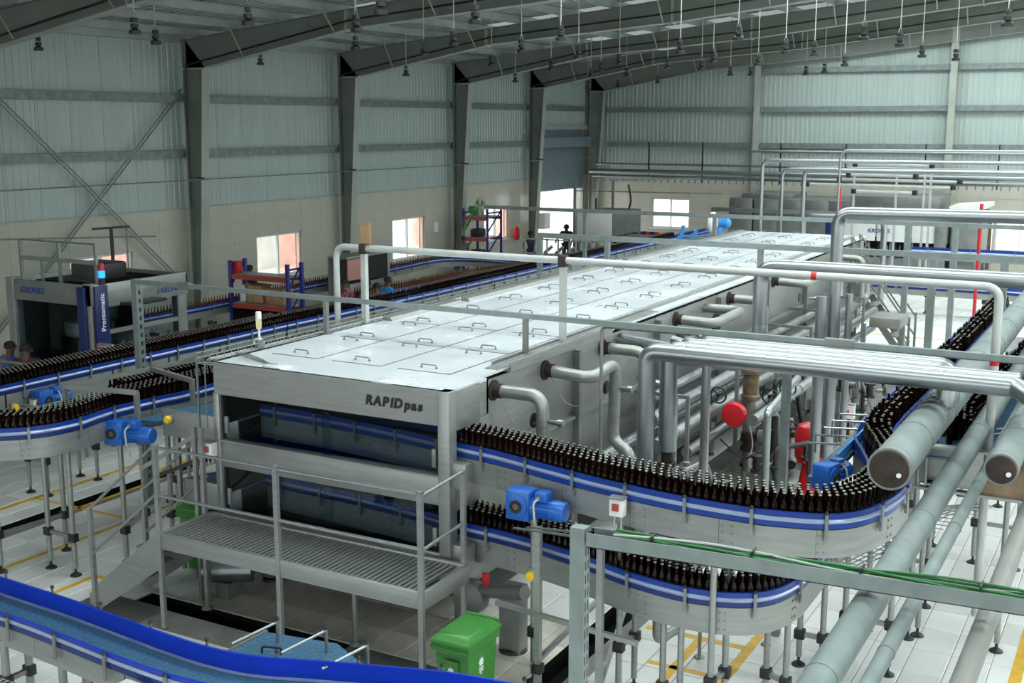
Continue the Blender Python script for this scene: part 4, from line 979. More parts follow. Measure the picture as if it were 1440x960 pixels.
pipe('insulated_pipe', 'bright clad pipe rising beside the machine then running right above the white pipe', [(-6.4, 14.6, 2.70), (-4.2, 13.75, 2.70), (-4.2, 13.75, 3.93), (-.4, 13.75, 3.93)], .09, M['clad'], 1.0, .20, 18)
pipe('insulated_pipe', 'tall bright clad pipe with elbow, upper right, running right in front of the far machines', [(-3.88, 16.1, 1.0), (-3.88, 16.1, 4.42), (-.2, 16.1, 4.46)], .085, M['clad'], 1.1, .18, 16)
b4 = beam('support_beam', 'galvanised beam crossing the far half of the silver machine on square posts', 21.2, -11.15, -1.0, 3.38, [(-11.1, 0, 0), (-9.6, ZT, 0), (-6.5, ZT, 1)], w=.10)
for x in (-3.45, -2.3): part('post', MB().bar((x, 21.2, 0), (x, 21.2, 3.33), .12, .12), M['galv'], b4)
b3 = beam('support_beam', 'thin galvanised beam crossing above the far end of the silver machine', 27.2, -15.9, -1.5, 3.43, [(-12.95, 0, 0), (-9.5, ZT, 1)], w=.09)
for x in (-5.0, -4.0): part('post', MB().bar((x, 27.2, 0), (x, 27.2, 3.4), .12, .12), M['galv'], b3)
# bundle of large clad pipes
for k, (yy, x0, lab) in enumerate(((11.40, -4.68, 'front clad pipe of the large bundle, bent down at its left end'), (11.62, -4.52, 'second clad pipe of the large bundle behind the front one'), (11.84, -4.42, 'third clad pipe in the middle of the large bundle'), (12.06, -4.30, 'rearmost clad pipe of the large bundle'))):
    xe = -1.06 if k < 2 else -1.72
    pts = [(x0, yy, 1.25 if k == 0 else 2.12), (x0, yy, 3.24), (xe, yy, 3.24 - .0 * k)]
    if k == 0: pts += [(xe + .5, yy - .6, 3.1)]
    elif k >= 2: pts = [(x0, yy + .45, 3.22)] + pts[1:] + [(xe, yy - .02, 2.9)]
    pipe('insulated_pipe', lab, pts, .095, M['clad'], .85, .14, 18)
q = solo('pipe_flange', MB().lathe((-4.52, 11.62, 1.55), [(.05, 0), (.05, .40), (.10, .40), (.10, .44), (.06, .44), (.06, .58)], 14), M['rust'], 'dark flange under the second clad pipe of the bundle', 'flange')
for x, yy, z0, z1, r, lab in ((-4.58, 11.95, 1.3, 2.72, .045, 'thin bent bright pipe right of the large down pipes'), (-4.55, 12.9, 1.0, 3.0, .055, 'pale down pipe with elbow between the bundle and the red wheel')):
    pipe('down_pipe', lab, [(x, yy, z0), (x, yy, z1), (x - .5, yy + .2, z1 + .05)], r, M['clad'], 0, .10, 12)
pipe('thin_pipe', 'thin steel pipe bent down beside the second side elbow of the machine', [(-5.60, 12.25, 1.5), (-5.60, 12.25, 3.30), (-.5, 12.25, 3.32)], .022, M['steel'], 0, .06, 8)
pipe('down_pipe', 'bright pipe with elbow standing behind the upper conveyor near the middle', [(-4.45, 15.1, .3), (-4.45, 15.1, 1.80), (-4.55, 16.9, 1.92)], .055, M['clad'], 0, .12, 14)
pipe('down_pipe', 'bright thick down pipe ending above the red vessel', [(-4.0, 15.9, .85), (-4.0, 15.9, 3.3)], .075, M['clad'], .9, .1, 16)
pipe('down_pipe', 'bright down pipe just right of the thick one above the red vessel', [(-3.72, 16.3, 1.2), (-3.72, 16.3, 3.3)], .05, M['clad'], 0, .1, 14)
# pipes running down the hall at the right
def endcap(x, y, z, r, lab):
    t = root('insulated_pipe', lab, 'pipe', (x, y, z)); part('cladding', MB().tube([(x, y, z), (x, 24, z)], r, 24), M['clad_o'], t)
    part('end_ring', MB().tube([(x, y - .02, z), (x, y + .06, z)], r + .008, 24), M['steel_d'], t); part('end_plate', MB().lathe((x, y - .01, z), [(r * .96, 0), (r * .9, -.03), (r * .3, -.045)], 24, 'Y'), M['rust'], t, 'rusty dark brown end plate'); part('end_plug', MB().lathe((x + r * .5, y - .04, z - r * .2), [(.022, 0), (.02, -.02)], 10, 'Y'), M['white'], t)
    for k in range(9): part('joint_band', MB().tube([(x, y + 1.0 + k * 1.3, z), (x, y + 1.03 + k * 1.3, z)], r + .004, 24), M['clad_o'], t)
endcap(-1.82, 9.72, 2.80, .172, 'large insulated pipe with rusty end plate above the upper conveyor bend')
endcap(-1.01, 10.15, 2.80, .128, 'insulated pipe with rusty end plate nearest the right edge')
for x, r, lab, m, z, b in ((-1.535, .105, 'thick weathered galvanised pipe sloping across the lower right', 'clad_o', 2.4, 1.6), (-1.275, .052, 'thin galvanised pipe beside the thick weathered one', 'clad_o', 2.4, 1.3), (-.80, .07, 'dull brownish grey pipe at the lower right edge', 'grey_pipe', 2.4, 0)):
    pipe('long_pipe', lab, [(x, 2.5, z), (x, 22, z)], r, M[m], b, .1, 18, bandmat=M['grey_pipe'] if r < .06 else M['galv_d'])
# cable channel with green cables
ct = root('cable_channel', 'galvanised cable channel with green cables on a perforated post, front right', 'cable tray', (-2, 7.7, 2.6))
xa, xb_ = -3.58, 1.5
def chz(x): return 2.60 + (x - xa) * .03
part('channel', MB().prism([(xa, 7.60, chz(xa) - .11), (xb_, 7.60, chz(xb_) - .11), (xb_, 7.60, chz(xb_)), (xa, 7.60, chz(xa))], (0, .008, 0)).prism([(xa, 7.60, chz(xa) - .11), (xb_, 7.60, chz(xb_) - .11), (xb_, 7.74, chz(xb_) - .11), (xa, 7.74, chz(xa) - .11)], (0, 0, .006)).prism([(xa, 7.74, chz(xa) - .11), (xb_, 7.74, chz(xb_) - .11), (xb_, 7.74, chz(xb_)), (xa, 7.74, chz(xa))], (0, .008, 0)), M['galv'], ct)
for k in range(5):
    P = [(xa + .2 + i * .4, 7.66 + .025 * sin(i * 1.3 + k * 1.7) + .012 * k - .02, chz(xa + .2 + i * .4) - .02 + .022 * sin(i * .9 + k * 2.1) + .006 * k) for i in range(13)]
    part('cable', MB().tube(smooth(P, 4), .010, 7), M['green_d' if k != 3 else 'cord'], ct, 'green cable' if k != 3 else 'pale cable')
for k in range(6): part('cable_tie', MB().box(xa + .5 + k * .75, xa + .512 + k * .75, 7.615, 7.735, chz(xa + .5 + k * .75) - .04, chz(xa + .5 + k * .75) + .035), M['black'], ct)
po = part('perforated_post', MB().bar((-3.66, 7.66, 0), (-3.66, 7.66, 2.62), .12, .10, (0, 1, 0)), M['galv'], ct)
hs = MB()
for k in range(22):
    for dx in (-.022, .022): hs.box(-3.605 - 0, -3.598, 7.655 + dx, 7.668 + dx, .2 + k * .11, .27 + k * .11)
part('slot', hs, M['black'], po, kind='stuff')
part('cable_ladder', MB().bar((-3.66, 7.72, 2.55), (-5.1, 9.50, 1.80), .018, .018).bar((-3.68, 7.62, 2.55), (-5.2, 9.42, 1.80), .018, .018), M['galv'], ct)
lp = root('conveyor_frame_posts', 'pair of square steel posts with rails under the lower conveyor', 'frame', (-4.6, 9.6, 0))
for x, yy, z in ((-5.01, 9.56, 1.80), (-4.30, 9.45, 1.95)): part('post', MB().bar((x, yy, 0), (x, yy, z), .06, .06), M['steel'], lp); part('joint', MB().cbox(x - .05, x + .05, yy - .05, yy + .05, .30, .40, .01), M['black'], lp)
part('rail', MB().bar((-5.5, 9.60, .92), (-3.9, 9.40, .92), .045, .045), M['steel'], lp); part('rail', MB().bar((-4.30, 9.45, .35), (-4.9, 11.5, .35), .045, .045), M['steel'], lp); part('rail', MB().bar((-5.08, 9.56, .35), (-5.2, 11.5, .35), .045, .045), M['steel'], lp)
vp = root('floor_valve', 'valve cluster with brown pipe on small stands below the lower conveyor bend', 'valve', (-3.75, 11.2, 0))
part('valve_body', MB().lathe((-3.95, 11.1, .62), [(.10, 0), (.13, .03), (.13, .07), (.08, .09), (.08, .20), (.13, .22), (.13, .26), (.06, .28)], 14, 'X'), M['steel_d'], vp); part('brown_pipe', MB().tube([(-3.75, 11.1, .62), (-3.15, 11.15, .62)], .045, 12), M['rust'], vp); part('bend', MB().tube(fillet([(-4.1, 10.4, .95), (-4.1, 10.4, .5), (-3.98, 11.0, .5)], .1, 5), .05, 12), M['steel'], vp)
for x, yy in ((-3.95, 11.25), (-3.42, 11.9)): l = part('leg', MB().bar((x, yy, 0), (x, yy, .9), .03, .03), M['steel_d'], vp); part('foot', MB().lathe((x, yy, 0), [(.06, 0), (.05, .02), (.02, .03)], 10), M['steel_d'], l)
part('rung', MB().bar((-3.95, 11.25, .7), (-3.42, 11.9, .85), .02, .02), M['steel_d'], vp); part('rung', MB().bar((-3.95, 11.25, .45), (-3.42, 11.9, .5), .02, .02), M['steel_d'], vp)

# ---- pipes on the machine flank
ORD = ['first', 'second', 'third', 'fourth', 'fifth', 'sixth', 'seventh', 'eighth']
for k, (yy, down) in enumerate(((11.20, 1.1), (12.46, 1.55), (14.12, 1.6), (16.8, 1.6), (19.3, 1.7), (21.9, 1.7), (24.3, 1.7), (26.6, 1.7))):
    xo = -5.82
    if k == 1: pts = [(XB, yy, 2.66), (xo, yy, 2.62), (xo + .02, yy + .65, 2.70), (xo, yy + .65, 1.70), (xo + .28, yy + .55, 1.6), (xo + .28, yy + .55, 1.0)]
    elif k in (3, 5): pts = [(XB, yy, 2.66), (xo, yy, 2.64), (xo, yy + 1.3, 2.66), (XB, yy + 1.3, 2.66)]
    else: pts = [(XB, yy, 2.66), (xo, yy, 2.66), (xo, yy, down)]
    t = pipe('side_elbow', ORD[k] + ' steel elbow pipe from the front leaving the right flank of the machine', pts, .075, M['steel'], 0, .18, 16)
    part('collar', MB().lathe((XB - .0, yy, 2.66), [(.12, 0), (.12, .02), (.085, .03), (.085, .12)], 16, 'X'), M['rust'], t)
    if k in (0, 1, 3, 5): part('valve_disc', MB().lathe((xo - .11, yy - .02 + (.65 if k == 1 else 0), 2.38), [(.085, 0), (.085, .02)], 16, 'X'), M['black'], t); part('valve_handle', MB().lathe((xo + .08, yy + (.65 if k == 1 else 0), 2.38), [(.025, 0), (.03, .10), (.045, .11), (.045, .17), (.03, .18)], 12, 'X'), M['clad'], t)
    if k < 2: part('cable', MB().tube(smooth([(XB + .1, yy - .02, 2.60), (-6.2, yy + .03, 2.30), (-6.0, yy, 2.26), (xo - .08, yy - .05, 2.36)], 5), .007, 5), M['cord'], t)
for k, (x, z, r, y0, y1) in enumerate(((-6.16, 1.78, .085, 14.9, 26), (-5.92, 1.62, .10, 14.6, 27.5), (-5.70, 1.38, .095, 14.2, 27.5), (-6.1, 1.36, .09, 13.2, 27), (-5.62, 1.06, .08, 15.2, 27))):
    pipe('return_pipe', ['upper inner', 'upper outer', 'outer middle', 'inner middle', 'lowest'][k] + ' long pipe along the right flank of the machine', [(x, y0, z), (x, y1, z)] if k not in (0, 1) else [(x, y0, z), (x, y1, z), (x, y1, z + .7)], r, M['clad'], 1.4, .2, 16, bandmat=M['steel_d'])
for k in range(6):
    yy = 14.8 + k * 2.1
    solo('pipe_bracket', MB().bar((XB, yy, 1.95), (-5.45, yy, 1.95), .04, .05).bar((-5.47, yy, 1.95), (-5.47, yy, .2), .05, .05), M['steel_d'], ORD[k] + ' pipe bracket from the front on the right machine flank', 'bracket')
for yy, z in ((17.0, 2.35), (18.6, 2.35), (21.0, 2.4)): solo('port_cover', MB().lathe((XB + .0, yy, z), [(.14, 0), (.14, .03), (.10, .04)], 18, 'X'), M['black'], {17.0: 'first', 18.6: 'second', 21.0: 'third'}[yy] + ' round black port from the front on the upper right machine flank', 'port')
# pump skids: pumps, valves and wheels below the pipes
vs = root('control_valve', 'brass control valve with large red round actuator facing the camera', 'valve', (-5.25, 16.9, .4))
part('stem', MB().tube([(-5.25, 16.9, .4), (-5.25, 16.9, 2.05)], .085, 12), M['steel_d'], vs); part('brass_body', MB().lathe((-5.25, 16.9, 1.50), [(.10, 0), (.14, .02), (.14, .08), (.12, .10), (.12, .40), (.155, .42), (.155, .47), (.08, .49), (.09, .72), (.06, .80)], 16), M['brass'], vs)
part('actuator', MB().lathe((-5.36, 16.45, 1.36), [(.06, .16), (.17, .12), (.19, .06), (.19, 0), (.17, -.04), (.05, -.06)], 24, 'Y'), M['red'], vs, 'large red round actuator cap')
part('lower_valve', MB().lathe((-5.25, 16.9, .7), [(.07, 0), (.13, .03), (.13, .08), (.09, .12), (.13, .25), (.13, .3), (.06, .34)], 12), M['rust'], vs); part('spool', MB().lathe((-5.12, 16.9, .95), [(.06, 0), (.11, .02), (.11, .16), (.06, .18)], 14, 'X'), M['steel_d'], vs)
part('cable', MB().tube(smooth([(-5.2, 16.7, 1.2), (-5.1, 16.6, .9), (-5.15, 16.6, .6), (-5.05, 16.7, .4)], 5), .012, 6), M['cord'], vs)
def handwheel(x, y, z, r, lab, axis='Y'):
    t = root('hand_wheel', lab, 'wheel', (x, y, z)); n = 20
    ring = [(x + r * cos(2 * pi * k / n), y, z + r * sin(2 * pi * k / n)) for k in range(n + 1)]
    part('rim', MB().tube(ring, .014, 7, False), M['black'], t)
    for k in range(3): a = 2 * pi * k / 3 + .3; part('spoke', MB().bar((x, y, z), (x + r * cos(a), y, z + r * sin(a)), .014, .014), M['black'], t)
    part('hub', MB().lathe((x, y - .02, z), [(.03, 0), (.03, .12), (.02, .2)], 10, 'Y'), M['black'], t)
handwheel(-5.62, 16.5, 1.62, .12, 'black spoked hand wheel just above the red actuator')
handwheel(-5.05, 18.2, 1.45, .13, 'black hand wheel on the shiny sloping pipe right of the red actuator'); handwheel(-5.22, 17.8, 1.38, .12, 'second black hand wheel on the shiny sloping pipe, left of the other')
handwheel(-4.7, 17.2, 1.05, .12, 'black hand wheel low among the pumps beside the bright elbow pipe')
pipe('steam_pipe', 'shiny horizontal pipe behind the hand wheels by the red actuator', [(-5.05, 16.4, 1.32), (-4.95, 22.5, 1.36)], .085, M['clad'], 1.5, .1, 16, bandmat=M['black'])
def pump(x, y, lab, col='steel_d'):
    t = root('pump', lab, 'pump', (x, y, 0))
    part('bed', MB().cbox(x - .2, x + .25, y - .28, y + .5, .04, .16, .01), M['steel_d'], t); part('volute', MB().lathe((x, y - .22, .42), [(.10, 0), (.2, .03), (.21, .13), (.12, .17)], 18, 'Y'), M['steel_d'], t); part('motor', MB().lathe((x, y - .03, .42), [(.13, 0), (.14, .04), (.14, .36), (.12, .40), (.04, .42)], 16, 'Y'), M[col], t)
    part('discharge', MB().tube([(x + .12, y - .15, .5), (x + .12, y - .15, 1.15)], .05, 10), M['steel'], t); part('flange', MB().lathe((x + .12, y - .15, .9), [(.10, 0), (.10, .05)], 14), M['black'], t); part('suction', MB().tube([(x, y - .25, .42), (x - .0, y - .7, .42)], .06, 10), M['steel_d'], t)
    for dx in (-.15, .2): part('foot', MB().box(x + dx - .04, x + dx + .04, y - .2, y + .4, 0, .05), M['black'], t)
for k, (x, y) in enumerate(((-5.45, 14.6), (-4.9, 17.6), (-4.85, 19.4), (-5.3, 21.2), (-5.2, 23.4))): pump(x, y, 'dark pump with flanged discharge pipe, ' + ORD[k] + ' from the front beside the machine', 'steel_d' if k != 2 else 'rust')
def valve(x, y, z, lab):
    t = root('flange_valve', lab, 'valve', (x, y, z))
    part('body', MB().lathe((x, y, z), [(.05, 0), (.10, .01), (.10, .05), (.06, .06), (.07, .14), (.06, .22), (.10, .23), (.10, .27), (.05, .28)], 12), M['black'], t); part('bonnet', MB().tube([(x, y, z + .14), (x + .24, y - .05, z + .16)], .035, 8), M['steel_d'], t)
    ring = [(x + .26, y - .05 + .09 * cos(2 * pi * k / 14), z + .16 + .09 * sin(2 * pi * k / 14)) for k in range(15)]; part('wheel', MB().tube(ring, .012, 6, False), M['black'], t)
for k, (x, y, z) in enumerate(((-4.55, 18.4, .9), (-4.3, 16.7, .75), (-4.7, 20.4, 1.0), (-4.35, 21.0, .8), (-4.9, 16.2, .6))): valve(x, y, z, ORD[k] + ' black flanged valve in the pump area, counted from the front conveyor inward')
cl = random.Random(3)
for k in range(9):
    x, y = cl.uniform(-5.5, -4.6), 14.2 + k * .95; h = cl.uniform(.6, 1.5); t = root('pipe_stub', ORD[min(k, 7)] + (' crooked dark pipe stub' if k < 8 else ' and last crooked dark pipe stub') + ' from the front in the pump area', 'pipe', (x, y, 0))
    part('pipe', MB().tube(fillet([(x, y, .05), (x, y, h), (x + cl.uniform(-.1, .4), y + cl.uniform(.3, .8), h), (x + .3, y + .8, .3)], .1, 4), cl.uniform(.022, .045), 8), M[('steel_d', 'grey_pipe', 'black')[k % 3]], t)
    for z in (h * .35, h * .7): part('union', MB().lathe((x, y, z), [(.05, 0), (.075, .01), (.075, .05), (.05, .06)], 10), M['black'], t)
    part('lever', MB().bar((x, y, h * .55), (x + .16, y - .08, h * .6), .02, .015), M['black'], t)
for k in range(5):
    y = 14.6 + k * 1.7; solo('cable_loop', MB().tube(smooth([(-5.5, y, 1.0), (-5.2, y + .2, .7), (-4.9, y + .1, .85), (-4.7, y + .4, .3), (-4.6, y + .9, .05)], 5), .014, 6), M['black'], ORD[k] + ' black cable loop from the front hanging among the pumps', 'cable')
rv = root('red_vessel', 'red vessel standing on the floor behind the blue motor of the bend', 'vessel', (-4.38, 17.2, 0))
part('shell', MB().lathe((-4.38, 17.2, .55), [(.05, 0), (.2, .04), (.24, .12), (.24, .52), (.2, .6), (.05, .66)], 20), M['red'], rv); part('stand', MB().lathe((-4.38, 17.2, 0), [(.2, 0), (.2, .04), (.12, .58)], 16), M['red'], rv); part('neck', MB().tube([(-4.38, 17.2, 1.2), (-4.38, 17.2, 1.45)], .04, 10), M['steel_d'], rv); part('small_wheel', MB().lathe((-4.62, 17.0, .55), [(.07, 0), (.07, .03)], 12, 'Y'), M['black'], rv)
rb = root('pump_plinth', 'dull red pump plinth on the dark floor left of the bright elbow pipe', 'base', (-4.9, 15.4, 0))
part('plate', MB().cbox(-5.15, -4.6, 14.9, 15.9, .02, .14, .02), M['red'], rb); part('hump', MB().cbox(-5.05, -4.7, 15.1, 15.6, .14, .36, .05), M['rust'], rb)
cg = root('control_gear', 'grey open cabinet of pipework behind the hand wheels', 'cabinet', (-5.1, 22, 0))
for x in (-5.4, -4.8):
    for y in (20.6, 22.4): part('post', MB().bar((x, y, 0), (x, y, 1.9), .05, .05), M['steel_d'], cg)
part('shelf', MB().box(-5.4, -4.8, 20.6, 22.4, 1.0, 1.04), M['steel_d'], cg); part('back_plate', MB().box(-5.42, -5.40, 20.6, 22.4, .3, 1.8), M['steel_d'], cg); part('hood', MB().cbox(-5.4, -4.75, 25.6, 26.5, 1.3, 1.52, .02), M['grey_pipe'], cg)
sr = root('far_stair', 'steel stair with double handrails at the far end of the machine', 'stair', (-5.5, 28, 0))
for yy in (28.0, 28.8):
    part('stringer', MB().bar((-6.4, yy, 2.0), (-5.0, yy, .1), .03, .16), M['steel'], sr)
    for dz in (.55, 1.0): part('handrail', MB().bar((-6.4, yy, 2.0 + dz), (-5.0, yy, .1 + dz), .035, .035), M['steel_d'], sr)
    part('post', MB().bar((-5.0, yy, 0), (-5.0, yy, 1.2), .05, .05), M['steel_d'], sr); part('post', MB().bar((-6.4, yy, 0), (-6.4, yy, 3.0), .05, .05), M['steel_d'], sr)
for k in range(8): part('tread', MB().box(-6.35 + k * .17, -6.12 + k * .17, 28.0, 28.8, 1.85 - k * .23, 1.88 - k * .23), M['steel_d'], sr)
solo('sprinkler_pipe', MB().tube([(-4.25, 33.0, 0), (-4.25, 33.0, 3.55)], .045, 10), M['red'], 'tall thin red pipe standing on the far pale floor', 'pipe')
solo('sprinkler_pipe', MB().tube([(-9.15, 38.0, 0), (-9.15, 38.0, 3.6)], .045, 10), M['red'], 'thin red pipe in front of the far white machine panels', 'pipe')
solo('floor_mat', MB().cbox(-4.2, -2.6, 31.2, 33.6, .0, .015, .005), M['steel_d'], 'dark grey mat on the far pale floor', 'mat')

# ---- floor items under the walkway
fc = root('roller_drum', 'shiny short metal cylinder lying under the walkway stair', 'drum', (-9.55, 10.1, 0))
part('shell', MB().tube([(-9.75, 9.95, .33), (-9.25, 10.25, .33)], .15, 20), M['clad'], fc); part('end_disc', MB().tube([(-9.80, 9.92, .33), (-9.76, 9.945, .33)], .12, 20), M['black'], fc); part('cradle', MB().box(-9.6, -9.4, 9.98, 10.22, 0, .2), M['steel_d'], fc)
pu = root('drain_pump', 'dark pump with red handle under the outlet corner of the machine', 'pump', (-6.2, 10.4, 0))
part('casing', MB().lathe((-6.25, 10.25, .55), [(.08, 0), (.19, .03), (.20, .16), (.10, .22)], 18, 'Y'), M['steel_d'], pu); part('outlet', MB().tube([(-6.2, 10.4, .62), (-5.5, 10.2, .80)], .08, 14), M['steel_d'], pu); part('red_handle', MB().cbox(-6.02, -5.94, 10.2, 10.24, .78, .92, .01), M['red'], pu); part('block', MB().cbox(-5.9, -5.65, 10.35, 10.55, 0, .75, .01), M['steel_d'], pu); part('base', MB().lathe((-5.78, 10.45, 0), [(.16, 0), (.15, .03), (.08, .05)], 14), M['black'], pu)

# ---- green wheelie bins
def bin_(label, x, y, rz):
    t = localroot('wheelie_bin', label, 'bin')
    def ring(w, d, z, cy=0): return [(-w, -d + cy, z), (w, -d + cy, z), (w, d + cy, z), (-w, d + cy, z)]
    def loft(rs, mb):
        vs = [p for r in rs for p in r]; fs = [(0, 3, 2, 1), tuple(4 * (len(rs) - 1) + k for k in range(4))]
        for i in range(len(rs) - 1):
            for k in range(4): fs.append((4 * i + k, 4 * i + (k + 1) % 4, 4 * i + 4 + (k + 1) % 4, 4 * i + 4 + k))
        return mb.add(vs, fs)
    b = part('body', loft([ring(.205, .24, .06, .04), ring(.245, .30, .90), ring(.245, .30, .92)], MB()), M['green'], t)
    part('front_rib', MB().prism([(-.08, -.262, .2), (.08, -.262, .2), (.10, -.30, .78), (-.10, -.30, .78)], (0, -.012, 0)), M['green'], t)
    part('collar', loft([ring(.262, .32, .86), ring(.275, .335, .88), ring(.275, .335, .96), ring(.265, .325, .97)], MB()), M['green'], t); part('rim_lip', MB().cbox(-.29, .29, -.35, -.32, .90, .93, .006), M['green'], t)
    l = part('lid', loft([ring(.285, .345, .965), ring(.29, .355, .985), ring(.28, .345, 1.005), ring(.24, .29, 1.035, .01), ring(.215, .265, 1.06, .02), ring(.20, .25, 1.065, .02)], MB()), M['green'], t)
    part('lid_handle', MB().tube([(-.25, .36, 1.03), (.25, .36, 1.03)], .02, 10), M['green'], l)
    for s in (-1, 1): part('wheel', MB().lathe((s * .23 - .025, .26, .10), [(.03, 0), (.10, .005), (.10, .045), (.03, .05)], 18, 'X'), M['black'], t)
    def emblem(o, u, name):
        o = Vector(o); u = Vector(u); n = u.cross(Vector((0, 0, 1))); mb = MB(); w = Vector((0, 0, 1))
        star = []
        for k in range(16): r = .055 if k % 2 == 0 else .036; star.append(o + u * (r * sin(k * pi / 8)) + w * (r * cos(k * pi / 8) + .04))
        mb.prism(star, n * .003)
        for k, (wd, z) in enumerate(((.05, -.03), (.04, -.05), (.045, -.07), (.02, -.095))): mb.prism([o - u * wd + w * z, o + u * wd + w * z, o + u * wd + w * (z + .012), o - u * wd + w * (z + .012)], n * .003)
        part(name, mb, M['ink_w'], t, 'white printed leaf emblem with small lines of text')
    emblem((0, -.312, .62), (1, 0, 0), 'emblem'); emblem((.238, -.02, .66), (0, 1, 0), 'emblem')
    t.scale = (.74, .88, .88); return place(t, (x, y, 0), rz)
bin_('green wheelie bin with closed lid at the right front corner of the walkway', -5.46, 8.95, 0)
bin_('green wheelie bin behind the stair under the lower blue infeed belt', -10.34, 10.62, radians(4))

# ---- labelling machine
lm = root('labelling_machine', 'grey framed labelling machine with dark blue columns at the far left', 'machine', (-17.4, 15.4, 0))
XA, XC, YA2, YB2 = -18.55, -16.32, 14.3, 16.6
part('front_header', MB().cbox(XA, XC, YA2, YA2 + .05, 2.44, 2.82, .01), M['steel_d'], lm); part('side_header', MB().cbox(XC - .05, XC, YA2 + .05, YB2, 2.40, 2.82, .01), M['steel'], lm); part('rear_header', MB().cbox(XA, XC, YB2 - .05, YB2, 2.5, 2.80, .01), M['steel_d'], lm)
part('left_header', MB().cbox(XA, XA + .05, YA2 + .05, YB2, 2.44, 2.82, .01), M['steel_d'], lm); part('roof_panel', MB().box(XA + .05, XC - .05, YA2 + .6, YB2 - .05, 2.70, 2.73), M['dark'], lm)
for x, y, c in ((XA + .08, YA2 + .08, 'steel'), (XC - .12, YB2 - .12, 'steel_d'), (XA + .1, YB2 - .1, 'steel_d'), (XC - .15, YA2 + .1, 'steel')): part('corner_column', MB().cbox(x - .10, x + .10, y - .10, y + .10, 0, 2.84 if c != 'steel_d' else 2.82, .01), M[c], lm)
part('blue_column', MB().cbox(XC - .36, XC - .16, YA2 - .05, YA2 + .02, .4, 2.78, .01), M['krone'], lm, 'dark blue narrow column'); bc = part('blue_column', MB().cbox(XC - .02, XC + .05, YA2 + .02, YA2 + .30, .4, 2.80, .01), M['krone'], lm, 'dark blue column with white vertical lettering')
lettering('Prontomatic', .135, (XC + .054, YA2 + .205, 1.99), (radians(90), radians(-90), radians(90)), M['ink_w'], lm, bold=.002)
lettering('KRONES', .135, (XC + .004, 15.90, 2.50), (radians(90), 0, radians(90)), M['ink_b'], lm, shear=.15, bold=.003)
for k in range(2): part('logo_stroke', MB().prism([(XC + .003, 15.80 + k * .035, 2.49), (XC + .003, 15.815 + k * .035, 2.49), (XC + .003, 15.86 + k * .035, 2.62 - k * .04), (XC + .003, 15.845 + k * .035, 2.62 - k * .04)], (.003, 0, 0)), M['ink_b'], lm)
lettering('KRONES', .17, (XA + .35, YA2 - .004, 2.58), (radians(90), 0, 0), M['ink_b'], lm, shear=.15)
part('cross_member', MB().bar((XC - .05, YA2 + .3, 1.95), (XC - .05, YB2 - .2, 1.95), .05, .08), M['steel'], lm)
for y0, y1 in ((YA2 + .32, YA2 + 1.0), (YA2 + 1.02, YB2 - .25)): part('guard_pane', MB().box(XC - .04, XC - .032, y0, y1, .9, 2.38), M['glassp'], lm); part('pane_frame', MB().bar((XC - .03, y1, .9), (XC - .03, y1, 2.4), .04, .04), M['steel_d'], lm)
for x0, x1 in ((XA + .2, XA + 1.0), (XA + 1.0, XC - .4)): part('guard_pane', MB().box(x0, x1, YA2 + .03, YA2 + .036, .9, 2.42), M['glassp'], lm)
for x, y, r, h in ((-17.7, 15.3, .42, 2.0), (-17.0, 15.7, .30, 1.8), (-17.9, 16.1, .2, 2.2), (-16.9, 15.0, .14, 1.9)): part('carousel_drum', MB().lathe((x, y, .8), [(r, 0), (r, .25), (r * .4, .3), (r * .4, h - 1.2), (r * .9, h - 1.1), (r * .9, h - .85), (r * .3, h - .8)], 20), M['steel_d'], lm)
part('table', MB().cbox(XA + .15, XC - .15, YA2 + .15, YB2 - .15, .3, .82, .02), M['grey_pipe'], lm); part('inner_shade_panel', MB().box(XA + .1, -17.2, YB2 - .4, YB2 - .36, .5, 2.5), M['black'], lm); part('inner_shade_panel', MB().box(XA + .06, XA + .09, YA2 + .1, YB2 - .3, .5, 2.5), M['black'], lm)  # black panels added to stand for the dark interior
for k in range(9): part('label_roll_pipe', MB().tube([(-16.6, 14.8 + k * .19, .85), (-16.6, 14.8 + k * .19, 1.5 + .1 * (k % 3))], .03, 8), M['steel'], lm)
for x in (-18.3, -17.28, -16.35): part('tower_post', MB().bar((x, 14.45, 2.8), (x, 14.45, 3.53), .05, .05), M['steel'], lm)
part('tower_post', MB().bar((-17.75, 14.45, 2.8), (-17.75, 14.45, 3.2), .04, .04), M['steel'], lm); part('tower_rail', MB().bar((-18.3, 14.45, 3.53), (-16.35, 14.45, 3.53), .03, .03), M['steel_d'], lm); part('tower_rail', MB().bar((-18.3, 14.45, 3.2), (-16.35, 14.45, 3.2), .06, .07), M['steel'], lm)
part('tower_pane', MB().box(-18.27, -16.38, 14.45, 14.455, 2.82, 3.5), M['wglass'], lm)
part('signal_stack', MB().lathe((-16.28, 14.5, 2.82), [(.05, 0), (.05, .10)], 12), M['black'], lm); part('blue_lamp', MB().lathe((-16.28, 14.5, 2.94), [(.05, 0), (.055, .03), (.055, .12)], 12), M['bluelamp'], lm, 'lit blue signal lamp'); part('red_lamp', MB().lathe((-16.28, 14.5, 3.07), [(.05, 0), (.05, .10), (.03, .13)], 12), M['red'], lm)
part('equipment', MB().cbox(-16.1, -15.75, 14.7, 15.5, 2.45, 2.50, .01), M['black'], lm); part('top_unit', MB().cbox(-17.2, -16.5, 14.6, 15.3, 2.84, 3.15, .05), M['black'], lm)
sc_ = root('operator_screen', 'small lit operator screen beside the white-lettered blue column', 'screen', (-15.95, 14.2, 1.3))
